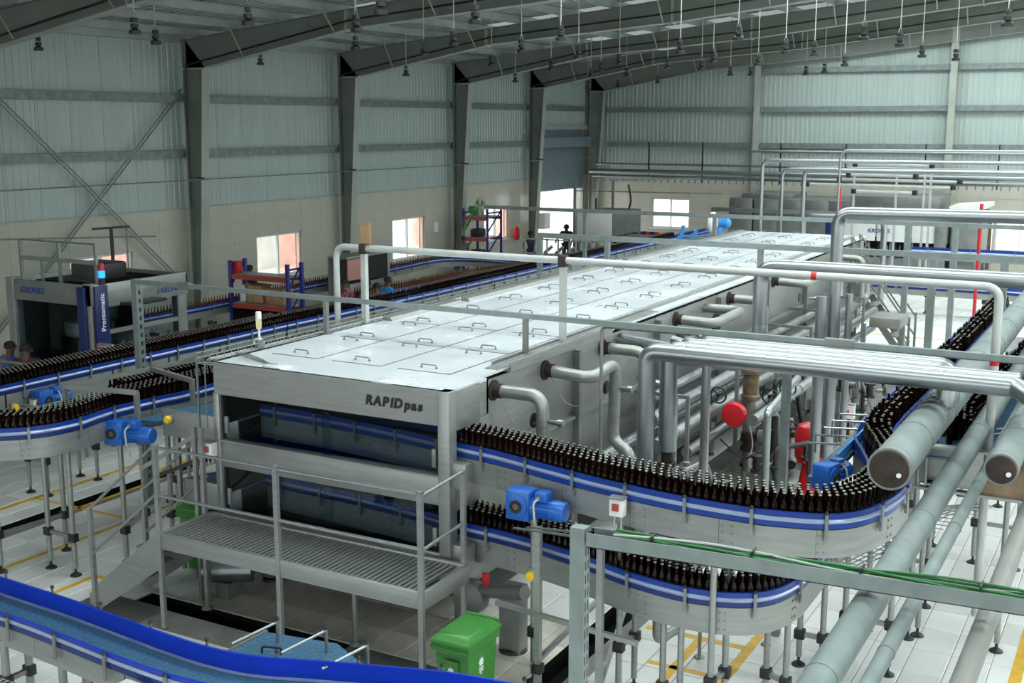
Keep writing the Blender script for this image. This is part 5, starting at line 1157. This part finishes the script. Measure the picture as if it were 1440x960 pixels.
part('housing', MB().cbox(-16.1, -15.75, 14.12, 14.22, 1.35, 1.85, .02), M['steel'], sc_); part('display', MB().box(-16.06, -15.79, 14.112, 14.12, 1.41, 1.80), M['screen'], sc_); part('title_bar', MB().box(-16.06, -15.79, 14.108, 14.112, 1.75, 1.80), M['red'], sc_); part('arm', MB().bar((-15.93, 14.2, 1.35), (-15.93, 14.2, 0), .06, .06), M['steel_d'], sc_)
rl = root('machine_railing', 'low steel railing with a white bin in front of the labelling machine', 'railing', (-16.8, 13.4, 0))
for x in (-17.9, -17.1, -16.4, -15.8): part('post', MB().bar((x, 13.5, 0), (x, 13.5, 1.5), .04, .04), M['steel'], rl)
for z in (1.48, 1.0): part('rail', MB().bar((-17.9, 13.5, z), (-15.8, 13.5, z), .04, .04), M['steel'], rl)
part('white_box', MB().cbox(-16.35, -15.95, 13.2, 13.45, 1.1, 1.3, .02), M['white'], rl)
mast = root('lamp_mast', 'thin mast with cross arm rising in front of the leftmost window', 'mast', (-21, 19.05, 0)); part('mast_pole', MB().tube([(-21, 19.05, 0), (-21, 19.05, 3.28)], .04, 8), M['black'], mast); part('cross_arm', MB().bar((-21.1, 18.6, 3.28), (-20.9, 19.5, 3.28), .05, .05), M['black'], mast); part('side_pole', MB().tube([(-21, 19.5, 1.6), (-21, 19.5, 3.28)], .02, 6), M['steel_d'], mast)

# ---- storage racks
def rack(label, x0, x1, y, depth, h, beams, w=.09):
    t = root('storage_rack', label, 'rack', ((x0 + x1) / 2, y, 0))
    for x in (x0, x1):
        for yy in (y, y + depth): part('upright', MB().cbox(x - w / 2, x + w / 2, yy - w / 2, yy + w / 2, 0, h, .008), M['rack_b'], t)
        for k in range(3): z = .2 + k * h * .3; part('brace', MB().bar((x, y, z), (x, y + depth, z + h * .28), .04, .03), M['rack_b'], t)
        part('brace', MB().bar((x, y, h - .15), (x, y + depth, h - .15), .04, .05), M['rack_b'], t)
    for z in beams:
        for yy in (y, y + depth): part('beam', MB().box(x0, x1, yy - .03, yy + .03, z - .12, z), M['orange'], t)
        part('shelf', MB().box(x0 + .04, x1 - .04, y + .03, y + depth - .03, z - .02, z + .015), M['steel'], t)
    return t
rack('blue and orange storage rack with cartons between the two left windows', -21.0, -19.12, 22.9, .55, 2.15, (1.05, 1.80))
for k, (x, z, w, d, h, m, lab) in enumerate(((-20.3, 1.07, .5, .4, .45, 'cart', 'open brown carton on the middle shelf of the blue rack'), (-19.65, 1.07, .6, .4, .38, 'cart', 'wide brown carton at the right of the middle shelf of the blue rack'), (-20.75, 1.07, .18, .3, .42, 'white', 'white jug at the left of the middle shelf of the blue rack'), (-20.90, 1.82, .17, .2, .28, 'red', 'red container on the top shelf of the blue rack'), (-20.4, .05, 1.1, .6, .8, 'dark', 'dark crate at the bottom of the blue rack'))):
    cy_ = 23.06 if m == 'red' else 23.18; t = root('carton' if m == 'cart' else 'container', lab, 'box', (x, cy_, z)); part('shell', MB().cbox(x - w / 2, x + w / 2, cy_ - d / 2, cy_ + d / 2, z, z + h, .02), M[m], t); part('lid', MB().box(x - w / 2 - .01, x + w / 2 + .01, cy_ - d / 2 - .01, cy_ + d / 2 + .01, z + h, z + h + .02), M[m], t)
rack('tall narrow blue and orange rack standing before the window beside the green fan', -22.3, -21.3, 36.6, 1.0, 2.6, (.8, 1.55, 2.3), .07)
for zz in (1.57, .82): 
    solo('stored_part', MB().cbox(-22.15, -21.75, 36.8, 37.3, zz, zz + .28, .05), M['black'], ('upper' if zz > 1 else 'lower') + ' dark bundle on the tall narrow rack', 'bundle')
fan = root('wall_fan', 'green pedestal fan on the column before the tall narrow rack', 'fan', (-22.0, 36.2, 1.7)); part('pedestal', MB().tube(smooth([(-22.2, 36.3, .9), (-22.15, 36.4, 1.9), (-21.95, 36.8, 2.5)], 5), .05, 8), M['green'], fan); part('motor', MB().lathe((-22.0, 36.8, 2.55), [(.06, -.2), (.13, -.15), (.14, .1), (.08, .16)], 14, 'X'), M['green'], fan)
for rr in (.12, .22, .32, .40): part('guard_ring', MB().tube([(-21.8 + .02 * cos(k), 36.95 + rr * cos(2 * pi * k / 20), 2.62 + rr * sin(2 * pi * k / 20)) for k in range(21)], .008, 5, False), M['steel_d'], fan)
for k in range(4): a = k * pi / 2 + .4; part('blade', MB().prism([(-21.82, 36.95, 2.62), (-21.80, 36.95 + .35 * cos(a), 2.62 + .35 * sin(a)), (-21.84, 36.95 + .33 * cos(a + .6), 2.62 + .33 * sin(a + .6))], (.008, 0, 0)), M['green'], fan)
solo('fire_bucket', MB().lathe((-22.9, 40.1 + 1.6, 1.0), [(.08, 0), (.13, .05), (.13, .42), (.06, .5), (.04, .56)], 12), M['red'], 'small red extinguisher hanging on the tiled wall right of the tall rack', 'extinguisher')
solo('wall_panel_box', MB().cbox(-22.6, -22.3, 43.0, 43.5, 1.35, 2.0, .02), M['white'], 'white panel box on the steel column by the loading door', 'box')
solo('notice_sheet', MB().box(WX + .014, WX + .02, 36.0, 36.28, 1.75, 2.1), M['white'], 'pale notice sheet on the tiled wall right of the middle window', 'notice')
solo('wall_switch', MB().box(-22.9, -22.8, 43.2, 43.5, 4.7, 5.3), M['black'], 'dark grille box high on the column left of the shutter', 'box')

# ================================================================== PEOPLE
def grow(name, edges, pts, rad, m, parent, sub=1, rootk=0, org=None):
    me = bpy.data.meshes.new(name); me.from_pydata(pts, edges, []); o = bpy.data.objects.new(name, me); COL.objects.link(o)
    mo = o.modifiers.new('skin', 'SKIN'); mo.use_smooth_shade = True
    for i, r in enumerate(rad):
        sv = me.skin_vertices[0].data[i]; sv.radius = (r, r) if not isinstance(r, tuple) else r; sv.use_root = (i == rootk)
    s2 = o.modifiers.new('sub', 'SUBSURF'); s2.levels = sub; s2.render_levels = sub
    bpy.context.view_layer.update()
    nm = bpy.data.meshes.new_from_object(o.evaluated_get(bpy.context.evaluated_depsgraph_get())); bpy.data.objects.remove(o)
    nm.materials.clear(); nm.materials.append(m); nm.polygons.foreach_set('use_smooth', [True] * len(nm.polygons)); nm.name = name
    q = link(name, nm, parent); ORG[q.name] = Vector(); return q
def person(label, loc, rz, shirt, trousers, lean=0.0, arms=((.22, .12, .98), (-.22, .12, .98)), look=0.0, h=1.0):
    "faces local -y"
    t = localroot('person', label, 'person')
    def L(z): return -(z - .92) * math.tan(lean) if z > .92 else 0
    J = dict(pel=(0, 0, .93), bel=(0, L(1.08), 1.08), che=(0, L(1.28), 1.28), nec=(0, L(1.42) - .0, 1.43), hd0=(0, L(1.5) - .015, 1.50), hd1=(0, L(1.58) - .02, 1.585), hd2=(0, L(1.66) - .01, 1.655))
    for s, k in ((1, 'r'), (-1, 'l')):
        sh = (s * .185, L(1.37), 1.375); wr = arms[0 if s > 0 else 1]; wr = (wr[0], wr[1] * -1, wr[2])
        el = ((sh[0] + wr[0]) / 2 + s * .06, (sh[1] + wr[1]) / 2 + .05, (sh[2] + wr[2]) / 2 - .05)
        J['sh' + k] = sh; J['el' + k] = el; J['wr' + k] = wr; d = (Vector(wr) - Vector(el)).normalized(); J['pa' + k] = tuple(Vector(wr) + d * .08)
        side = d.cross(Vector((0, 0, 1))).normalized() if d.cross(Vector((0, 0, 1))).length > .1 else Vector((1, 0, 0))
        for f in range(4): J['f%d%s' % (f, k)] = tuple(Vector(wr) + d * (.155 + .012 * (f in (1, 2)) - .02 * (f == 3)) + side * (f - 1.5) * .02 - Vector((0, 0, .02)))
        J['th' + k] = tuple(Vector(wr) + d * .07 + side * (-s) * .05)
        J['hi' + k] = (s * .09, 0, .88); J['kn' + k] = (s * .105, -.02, .48); J['an' + k] = (s * .11, .02, .08); J['to' + k] = (s * .12, -.15, .04)
    R = dict(pel=.12, bel=.11, che=.13, nec=.055, hd0=.075, hd1=.095, hd2=.07)
    for k in 'rl': R.update({'sh' + k: .06, 'el' + k: .042, 'wr' + k: .03, 'pa' + k: (.04, .02), 'th' + k: .010, 'hi' + k: .085, 'kn' + k: .058, 'an' + k: .04, 'to' + k: .035}); R.update({'f%d%s' % (f, k): .009 for f in range(4)})
    E = [('pel', 'bel'), ('bel', 'che'), ('che', 'nec'), ('nec', 'hd0'), ('hd0', 'hd1'), ('hd1', 'hd2')]
    for k in 'rl': E += [('che', 'sh' + k), ('sh' + k, 'el' + k), ('el' + k, 'wr' + k), ('wr' + k, 'pa' + k), ('wr' + k, 'th' + k), ('pel', 'hi' + k), ('hi' + k, 'kn' + k), ('kn' + k, 'an' + k), ('an' + k, 'to' + k)] + [('pa' + k, 'f%d%s' % (f, k)) for f in range(4)]
    def build(name, keys, edges, scale, m, sub=1):
        idx = {k: i for i, k in enumerate(keys)}
        return grow(name, [(idx[a], idx[b]) for a, b in edges], [J[k] for k in keys], [tuple(x * scale for x in R[k]) if isinstance(R[k], tuple) else R[k] * scale for k in keys], m, t, sub)
    build('body', list(J), E, 1.0, M['skin'])
    for k, s in (('r', 1), ('l', -1)): J['cu' + k] = tuple(Vector(J['sh' + k]).lerp(Vector(J['el' + k]), .85)); R['cu' + k] = .05
    J['hem'] = (0, 0, .90); R['hem'] = .135
    build('shirt', ['che', 'bel', 'hem', 'shr', 'shl', 'cur', 'cul', 'nec'], [('hem', 'bel'), ('bel', 'che'), ('che', 'shr'), ('che', 'shl'), ('shr', 'cur'), ('shl', 'cul'), ('che', 'nec')], 1.17, shirt)
    build('trousers', ['pel', 'hir', 'hil', 'knr', 'knl', 'anr', 'anl'], [('pel', 'hir'), ('pel', 'hil'), ('hir', 'knr'), ('hil', 'knl'), ('knr', 'anr'), ('knl', 'anl')], 1.14, trousers)
    c = Vector(J['hd1']); mb = MB(); mb.lathe((c.x, c.y + .018, c.z - .01), [(.094, -.01), (.099, .03), (.092, .07), (.066, .098), (.02, .112)], 14); part('hair', mb, M['hair'], t)
    part('nose', MB().prism([(-.014, c.y - .09, c.z - .03), (.014, c.y - .09, c.z - .03), (0, c.y - .088, c.z + .02)], (0, -.022, -.006)), M['skin'], t)
    for s in (-1, 1): part('ear', MB().lathe((s * .096, c.y + .005, c.z - .03), [(.01, -.03), (.022, -.01), (.022, .015), (.01, .03)], 8), M['skin'], t); part('eye', MB().lathe((s * .034, c.y - .088, c.z + .005), [(.012, 0), (.008, -.008)], 8, 'Y'), M['black'], t)
    part('mouth', MB().box(-.022, .022, c.y - .094, c.y - .088, c.z - .062, c.z - .055), M['rust'], t)
    for k in 'rl': a = J['an' + k]; part('shoe', MB().cbox(a[0] - .05, a[0] + .05, a[1] - .20, a[1] + .06, 0, .085, .03), M['black'], t)
    t.scale = (h, h, h); return place(t, loc, rz)
def cloth(name, c, v=.15): return mat(name, c, 0, .85, v, 6)
navy = cloth('dark_trousers', (.03, .035, .05)); SH = dict(blue=cloth('blue_shirt', (.03, .09, .32)), maroon=cloth('maroon_shirt', (.07, .02, .015)), pink=check_cloth('checked_shirt', (.45, .16, .20), (.25, .10, .13)), teal=cloth('teal_shirt', (.09, .22, .20)), grey=cloth('grey_shirt', (.10, .09, .10)), sky=cloth('bright_blue_shirt', (.03, .28, .70)), black=cloth('dark_shirt', (.015, .013, .018)), deep=cloth('deep_blue_shirt', (.02, .05, .14)))
person('person in a blue shirt seen from behind at the far left by the labelling machine', (-18.15, 13.85, 0), radians(170), SH['blue'], navy, .12, look=0, h=1.03)
person('person in a dark maroon shirt standing close beside the one in blue at the left', (-17.62, 13.85, 0), radians(215), SH['maroon'], navy, .05, ((.25, .25, 1.1), (-.25, .25, 1.1)), h=1.04)
person('person in a pink checked shirt at the left of the group by the conveyors', (-18.45, 24.3, 0), radians(190), SH['pink'], navy, .1)
person('person in a teal shirt bending forward within the group by the conveyors', (-17.95, 24.3, 0), radians(120), SH['teal'], navy, .30, ((.2, .5, .95), (-.2, .5, .95)))
person('person in a dark grey shirt at the front right of the group by the conveyors', (-17.2, 24.0, 0), radians(190), SH['grey'], navy, .05)
person('person in a bright blue shirt behind the grey-shirted one of the group', (-17.45, 24.8, 0), radians(160), SH['sky'], navy, .05, h=1.03)
person('person in a dark shirt standing behind the blue rack with cartons', (-22.0, 24.75, 0), radians(-10), SH['black'], navy, .0, h=1.06)
person('person in a deep blue shirt leaning forward beside the red extinguisher', (-20.9, 39.2, 0), radians(20), SH['deep'], navy, .35, ((.2, .4, .95), (-.2, .4, .95)), h=.98)
person('person in dark clothes standing before the loading door opening', (-20.4, 41.2, 0), radians(10), SH['black'], navy, .05, ((.3, .3, 1.1), (-.3, .3, 1.1)), h=1.05)
person('person in a dark shirt half hidden beside the tall narrow rack', (-22.0, 35.9, 0), radians(60), SH['grey'], navy, .3)

# ================================================================== FAR EQUIPMENT
def cabinet(name, label, x0, x1, y0, y1, z0, z1, m='steel', n=3, cat='machine', hdr=None):
    t = root(name, label, cat, ((x0 + x1) / 2, (y0 + y1) / 2, 0))
    for x in (x0 + .06, x1 - .06):
        for y in (y0 + .06, y1 - .06): part('post', MB().cbox(x - .06, x + .06, y - .06, y + .06, 0, z1, .008), M['steel_d'], t)
    for k in range(n): a = x0 + (x1 - x0) * k / n; b = x0 + (x1 - x0) * (k + 1) / n; part('front_panel', MB().cbox(a + .03, b - .03, y0 - .02, y0 + .02, z0, z1, .008), M[m], t)
    part('top_cover', MB().box(x0, x1, y0, y1, z1 - .02, z1 + .02), M['steel_d'], t); part('side_panel', MB().box(x1 - .02, x1 + .01, y0, y1, z0, z1), M['steel_d'], t); part('side_panel', MB().box(x0 - .01, x0 + .02, y0, y1, z0, z1), M['steel_d'], t)
    part('machine_bed', MB().box(x0 + .1, x1 - .1, y0 + .2, y1 - .2, .3, .9), M['steel_d'], t)
    return t
f1 = cabinet('bottle_washer', 'large grey stainless machine block behind the far end of the long silver machine', -15.0, -10.2, 44.6, 47.5, 1.2, 2.75, 'steel_d', 5)
part('upper_step', MB().cbox(-14.6, -12.6, 44.9, 47, 2.75, 2.95, .02), M['steel_d'], f1); part('lower_duct', MB().cbox(-15.6, -10.4, 44.2, 44.5, 2.25, 2.4, .01), M['steel_d'], f1)
f2 = cabinet('filling_machine', 'far filling machine with white header panels and blue lettering', -10.2, -6.6, 43.0, 46.2, 1.5, 2.22, 'white', 3)
part('upper_housing', MB().cbox(-10.1, -7.0, 43.6, 46.0, 2.25, 3.05, .02), M['steel_d'], f2); part('inner_shade', MB().box(-10.1, -6.7, 44.6, 44.65, .1, 1.5), M['black'], f2); part('mid_column', MB().cbox(-7.0, -6.6, 42.9, 43.1, .2, 2.6, .01), M['steel_d'], f2)
lettering('KRONES', .20, (-9.3, 42.97, 1.80), (radians(90), 0, 0), M['ink_b'], f2, shear=.15, bold=.003)
for k in range(26): part('filler_valve', MB().tube([(-9.9 + k * .125, 43.5 + .3 * sin(k), .5), (-9.9 + k * .125, 43.5 + .3 * sin(k), 1.2 + .25 * ((k * 7) % 3) / 2)], .04, 6), M['steel' if k % 3 else 'yellow_p' if k % 2 else 'steel_d'], f2)
for k in range(5): part('hose', MB().tube(smooth([(-9.6 + k * .6, 43.3, 1.5), (-9.5 + k * .6, 43.2, 1.1), (-9.3 + k * .6, 43.3, .7)], 4), .04, 6), M['black'], f2)
f3 = cabinet('capping_machine', 'far grey capping unit right of the white-panelled filler', -6.5, -5.6, 43.2, 45.5, .9, 2.6, 'steel_d', 1); part('bright_hood', MB().prism([(-6.6, 43.1, 2.6), (-5.4, 43.1, 2.75), (-5.4, 43.1, 2.9), (-6.6, 43.1, 2.8)], (0, 2.2, 0)), M['white'], f3); part('blue_panel', MB().box(-6.9, -6.6, 43.0, 43.05, .9, 2.2), M['steel'], f3)
f4 = root('blue_column', 'narrow deep blue sign column before the far filling machine', 'column', (-10.4, 42.0, 0)); part('column', MB().cbox(-10.55, -10.25, 41.95, 42.1, 0, 2.5, .01), M['krone'], f4)
ff = root('far_pipe_frame', 'tangle of pale pipes with black clamps on posts above the far filler', 'pipework', (-8, 40, 0))
for x in (-9.4, -8.0, -7.1, -6.9): part('post', MB().bar((x, 41, 0), (x, 41, 4.3 if x > -7.5 else 3.9), .07, .07), M['white_pipe'], ff)
for x0, x1, z in ((-9.4, -6.9, 4.25), (-9.9, -6.0, 3.75), (-9.4, -7.4, 3.35), (-11, -6.2, 3.55), (-9.6, -7.4, 3.9)):
    part('pipe', MB().tube([(x0, 41, z), (x1, 41, z - .02)], .05, 8), M['white_pipe'], ff)
    for x in (x0, x1): part('clamp', MB().cbox(x - .08, x + .08, 40.92, 41.08, z - .08, z + .08, .02), M['black'], ff)
hp = root('header_pipes', 'long bright header pipes carried along the end wall', 'pipework', (-12, 47, 3.4))
for z, r, y in ((3.62, .10, 46.6), (3.40, .07, 46.9), (3.9, .05, 47.3), (4.15, .04, 47.3), (4.55, .05, 45.5)): part('pipe', MB().tube([(-22.0 if z < 4 else -14.5, y, z), (2, y, z + .02)], r, 10), M['clad'], hp)
tr2 = MB()
tr2.box(-22, 2, 47.4, 47.7, 3.30, 3.34)
for k in range(80): tr2.box(-22 + k * .3, -21.95 + k * .3, 47.38, 47.40, 3.15, 3.42)
part('cable_ladder', tr2, M['galv_d'], hp, kind='stuff')
for x in (-19.5, -17.1, -13.8, -11.2, -8.2, -5.6): part('hanger', MB().bar((x, 47.2, 3.2), (x, 47.2, 4.85), .05, .05), M['black'], hp)
for k, (x, y, z0, z1, x2, lab) in enumerate(((-9.42, 30.6, 2.4, 4.66, -1.0, 'tall clad pipe rising past the far left corner of the silver machine'), (-9.05, 31.2, 2.2, 4.42, -7.6, 'dark-shaded clad pipe beside the tall one at the far end of the machine'), (-8.55, 31.5, 2.2, 4.40, -1.0, 'third tall clad pipe at the far end of the machine'), (-7.35, 30.4, 1.6, 4.95, -1.0, 'thin tall pipe bent right above the far header pipes'))):
    pipe('riser_pipe', lab, [(x, y, z0), (x, y, z1), (x2, y, z1 + .02)], (.05, .045, .06, .028)[k], M['clad'], 0, .22, 12)
pipe('riser_pipe', 'wide clad pipe arch standing before the far grey block', [(-9.2, 34.0, 0), (-9.2, 34.0, 3.0), (-6.9, 34.0, 3.0), (-6.9, 34.0, 0)], .09, M['clad'], 0, .3, 12)
bl = root('blower', 'light blue blower with round white intake at the far left machine corner', 'blower', (-10.3, 29.8, 2.6))
part('intake', MB().lathe((-10.42, 29.7, 3.05), [(.16, -.06), (.27, -.05), (.28, .02), (.24, .06)], 20, 'X'), M['white'], bl); part('motor', MB().lathe((-10.36, 29.75, 3.05), [(.10, .1), (.13, .14), (.13, .34), (.08, .40)], 14, 'X'), M['motor_l'], bl); part('bracket', MB().cbox(-10.3, -10.15, 29.6, 29.9, 2.55, 2.95, .02), M['motor_l'], bl); part('stand', MB().bar((-10.25, 29.75, 0), (-10.25, 29.75, 2.6), .1, .1), M['steel_d'], bl)
for k in range(3): part('stand_arm', MB().bar((-11.3 + k * .35, 29.6, 2.45), (-11.2 + k * .35, 29.6, 2.95 - .1 * k), .08, .08), M['motor_l'], bl)
part('cross_pipe', MB().tube([(-11.35, 29.6, 2.66), (-10.6, 29.6, 2.70)], .03, 8), M['motor_l'], bl)
# packing area by the loading door
pk = cabinet('packing_machine', 'white-panelled packing machine left of the bright end-wall window', -19.4, -17.9, 40.0, 42.6, 1.5, 2.35, 'white', 1); part('beacon', MB().tube([(-18.6, 40.0, 2.35), (-18.6, 40.0, 2.9)], .04, 8), M['black'], pk); part('body', MB().cbox(-17.8, -15.6, 40.2, 41.4, .8, 1.5, .1), M['steel_d'], pk)
for k in range(9): part('roller', MB().tube([(-17.7 + k * .23, 40.1, 1.15), (-17.7 + k * .23, 40.1, 1.45)], .07, 8), M['steel'], pk)
gf = root('guard_frame', 'light steel guard frames with blue details near the loading door', 'frame', (-19, 37.5, 0))
for k in range(8): x = -20.3 + k * .45; part('post', MB().bar((x, 37.6, 0), (x, 37.6, 1.55), .05, .05), M['white_pipe'], gf)
for z in (1.52, 1.0): part('rail', MB().bar((-20.3, 37.6, z), (-17.1, 37.6, z), .05, .05), M['white_pipe'], gf)
for k in range(7): part('blue_box', MB().cbox(-20.1 + k * .45, -19.85 + k * .45, 37.7, 38.1, .55, .95, .02), M['rack_b'], gf); part('roller', MB().tube([(-20.1 + k * .45, 37.9, 1.0), (-19.8 + k * .45, 37.9, 1.25)], .06, 8), M['steel'], gf)
part('table', MB().box(-20.4, -17, 37.5, 39, .48, .55), M['steel_d'], gf)
dp = root('door_pipe_frame', 'tall dark pipe frame with hanging hose in front of the loading door', 'frame', (-20, 42.3, 0))
for x in (-20.6, -18.95): part('post', MB().bar((x, 42.3, 0), (x, 42.3, 3.45), .09, .09), M['galv_d'], dp)
part('rail', MB().bar((-19.0, 42.3, 3.45), (-15.8, 43.5, 3.55), .06, .06), M['galv_d'], dp); part('rail', MB().bar((-20.6, 42.3, 3.0), (-14.5, 42.3, 3.05), .04, .04), M['galv_d'], dp); part('hose', MB().tube(smooth([(-18.3, 42.3, 3.3), (-18.2, 42.3, 2.6), (-18.5, 42.3, 2.0), (-18.9, 42.3, 2.1)], 6), .04, 7), M['black'], dp)
cr = root('crate_bank', 'rack of red and blue crates under the loading door opening', 'crates', (-19.3, 44, 0)); part('rack_frame', MB().box(-20.2, -17.6, 44.2, 44.9, .05, 1.05), M['black'], cr)
for k in range(12): part('crate', MB().cbox(-20.1 + k * .2, -19.93 + k * .2, 44.1, 44.25, 1.06, 1.34, .01), M['red' if k % 2 else 'rack_b'], cr)
wsn = root('workstation', 'cabinet with dark glass and pale frame beside the wall-side conveyor', 'cabinet', (-20.3, 27.5, 0)); part('frame', MB().cbox(-20.9, -20.85, 26.8, 28.9, .75, 1.85, .01).cbox(-20.9, -20.2, 28.8, 28.9, .3, 1.9, .01).cbox(-20.9, -20.2, 26.8, 28.9, 1.82, 1.88, .01), M['steel'], wsn); part('dark_pane', MB().box(-20.25, -20.22, 27.85, 28.8, 1.15, 1.8), M['black'], wsn); part('reflection_pane', MB().box(-20.25, -20.22, 26.85, 27.8, 1.2, 1.8), M['rosy'], wsn, 'pane with rosy reflection painted in'); part('front_panel', MB().cbox(-20.28, -20.2, 26.9, 28.9, .3, 1.1, .01), M['steel_d'], wsn)
mf = root('steel_table', 'small steel frames on the floor between the far conveyors', 'frame', (-19.6, 31, 0))
for k in range(5): part('post', MB().bar((-20.6 + .35 * k, 30.5 + k * .5, 0), (-20.6 + .35 * k, 30.5 + k * .5, .72), .05, .05), M['steel_d'], mf)
part('rail', MB().bar((-20.6, 30.5, .72), (-19.2, 32.5, .72), .06, .06), M['steel_d'], mf); part('yellow_button', MB().lathe((-19.3, 32.4, .8), [(.08, 0), (.08, .06), (.04, .08)], 12), M['yellow_p'], mf)

# ================================================================== HIGH-BAY LAMPS
LAMPS = [(-18.7, 15.5), (-14.0, 13.4), (-15.5, 15.3), (-11.4, 13.0), (-18.7, 21.7), (-10.8, 14.7), (-13.4, 18.2), (-8.8, 12.5), (-19.3, 28.6), (-13.4, 20.5), (-11.2, 18.1), (-8.5, 14.3), (-14.3, 24.8), (-19.0, 34.5), (-11.1, 20.4), (-14.1, 27.5), (-9.0, 17.9), (-11.0, 22.7), (-19.8, 41.7), (-13.3, 28.8), (-15.1, 32.0), (-11.4, 25.7), (-14.1, 32.3), (-18.1, 40.7), (-15.4, 37.9), (-8.6, 22.3), (-11.2, 28.2), (-10.6, 29.0), (-9.2, 25.9), (-11.2, 33.0), (-6.4, 19.2), (-8.7, 27.6), (-10.7, 33.3), (-6.8, 23.3), (-9.2, 33.6), (-6.5, 24.3), (-8.4, 32.5), (-7.0, 28.9), (-4.6, 20.2), (-4.4, 22.1), (-4.7, 25.9), (-4.3, 27.6), (-2.2, 18.4)]
lamp = root('high_bay_lamp', 'unlit dark round high-bay lamp hanging on a pale cord from the roof', 'lamp', (0, 0, 0), 'high-bay lamps under the roof')
hb = part('housing', MB().lathe((0, 0, -.02), [(.05, .14), (.085, .13), (.085, .07), (.05, .06)][::-1], 12), M['lampb'], lamp)
part('reflector', MB().lathe((0, 0, -.06), [(.12, 0), (.125, .02), (.125, .06), (.09, .075), (.04, .10)], 16), M['lampb'], lamp); part('driver', MB().cbox(-.07, .07, -.05, .05, .14, .22, .01), M['lampb'], lamp)
part('bracket', MB().bar((-.06, 0, .22), (0, 0, .34), .012, .012).bar((.06, 0, .22), (0, 0, .34), .012, .012), M['steel_d'], lamp)
cd = part('cord', MB().tube([(0, 0, .3), (0, 0, 1.0)], .013, 6), M['cord'], lamp)
def px_of(x, y, z):
    v = Vector((x, y, z - 5.6)); f = Vector((-sin(radians(29)), cos(radians(29)), 0)); r = Vector((cos(radians(29)), sin(radians(29)), 0)); return v.dot(r) / (v.dot(f) * cos(radians(10.456)) - v.z * sin(radians(10.456)))
LAMPS = [(x * 1.143, y * 1.143, 7.2) if x * 1.143 > -21.6 and y * 1.143 < 47 else (x, y, 7.0) for x, y in LAMPS]
LAMPS.sort(key=lambda p: px_of(*p))
for k, (x, y, z) in enumerate(LAMPS):
    o = lamp if k == 0 else copy_tree(lamp); o.location = (x, y, z); o.scale = (.8, .8, 1); o['label'] = 'unlit dark high-bay lamp on a pale cord, %s from the left under the roof' % nth(k + 1); o.rotation_euler = (0, 0, rnd.uniform(0, 3))
    for ch in o.children:
        if ch.name.startswith('cord'):
            L = roof_z(x) + .005 - z - .3; me = bpy.data.meshes.get('cord_%d' % round(L * 20))
            if me is None: me = mesh('cord_%d' % round(L * 20), MB().tube([(0, 0, .3), (0, 0, .3 + L)], .013, 6), M['cord'])
            ch.data = me
bpy.context.view_layer.update()
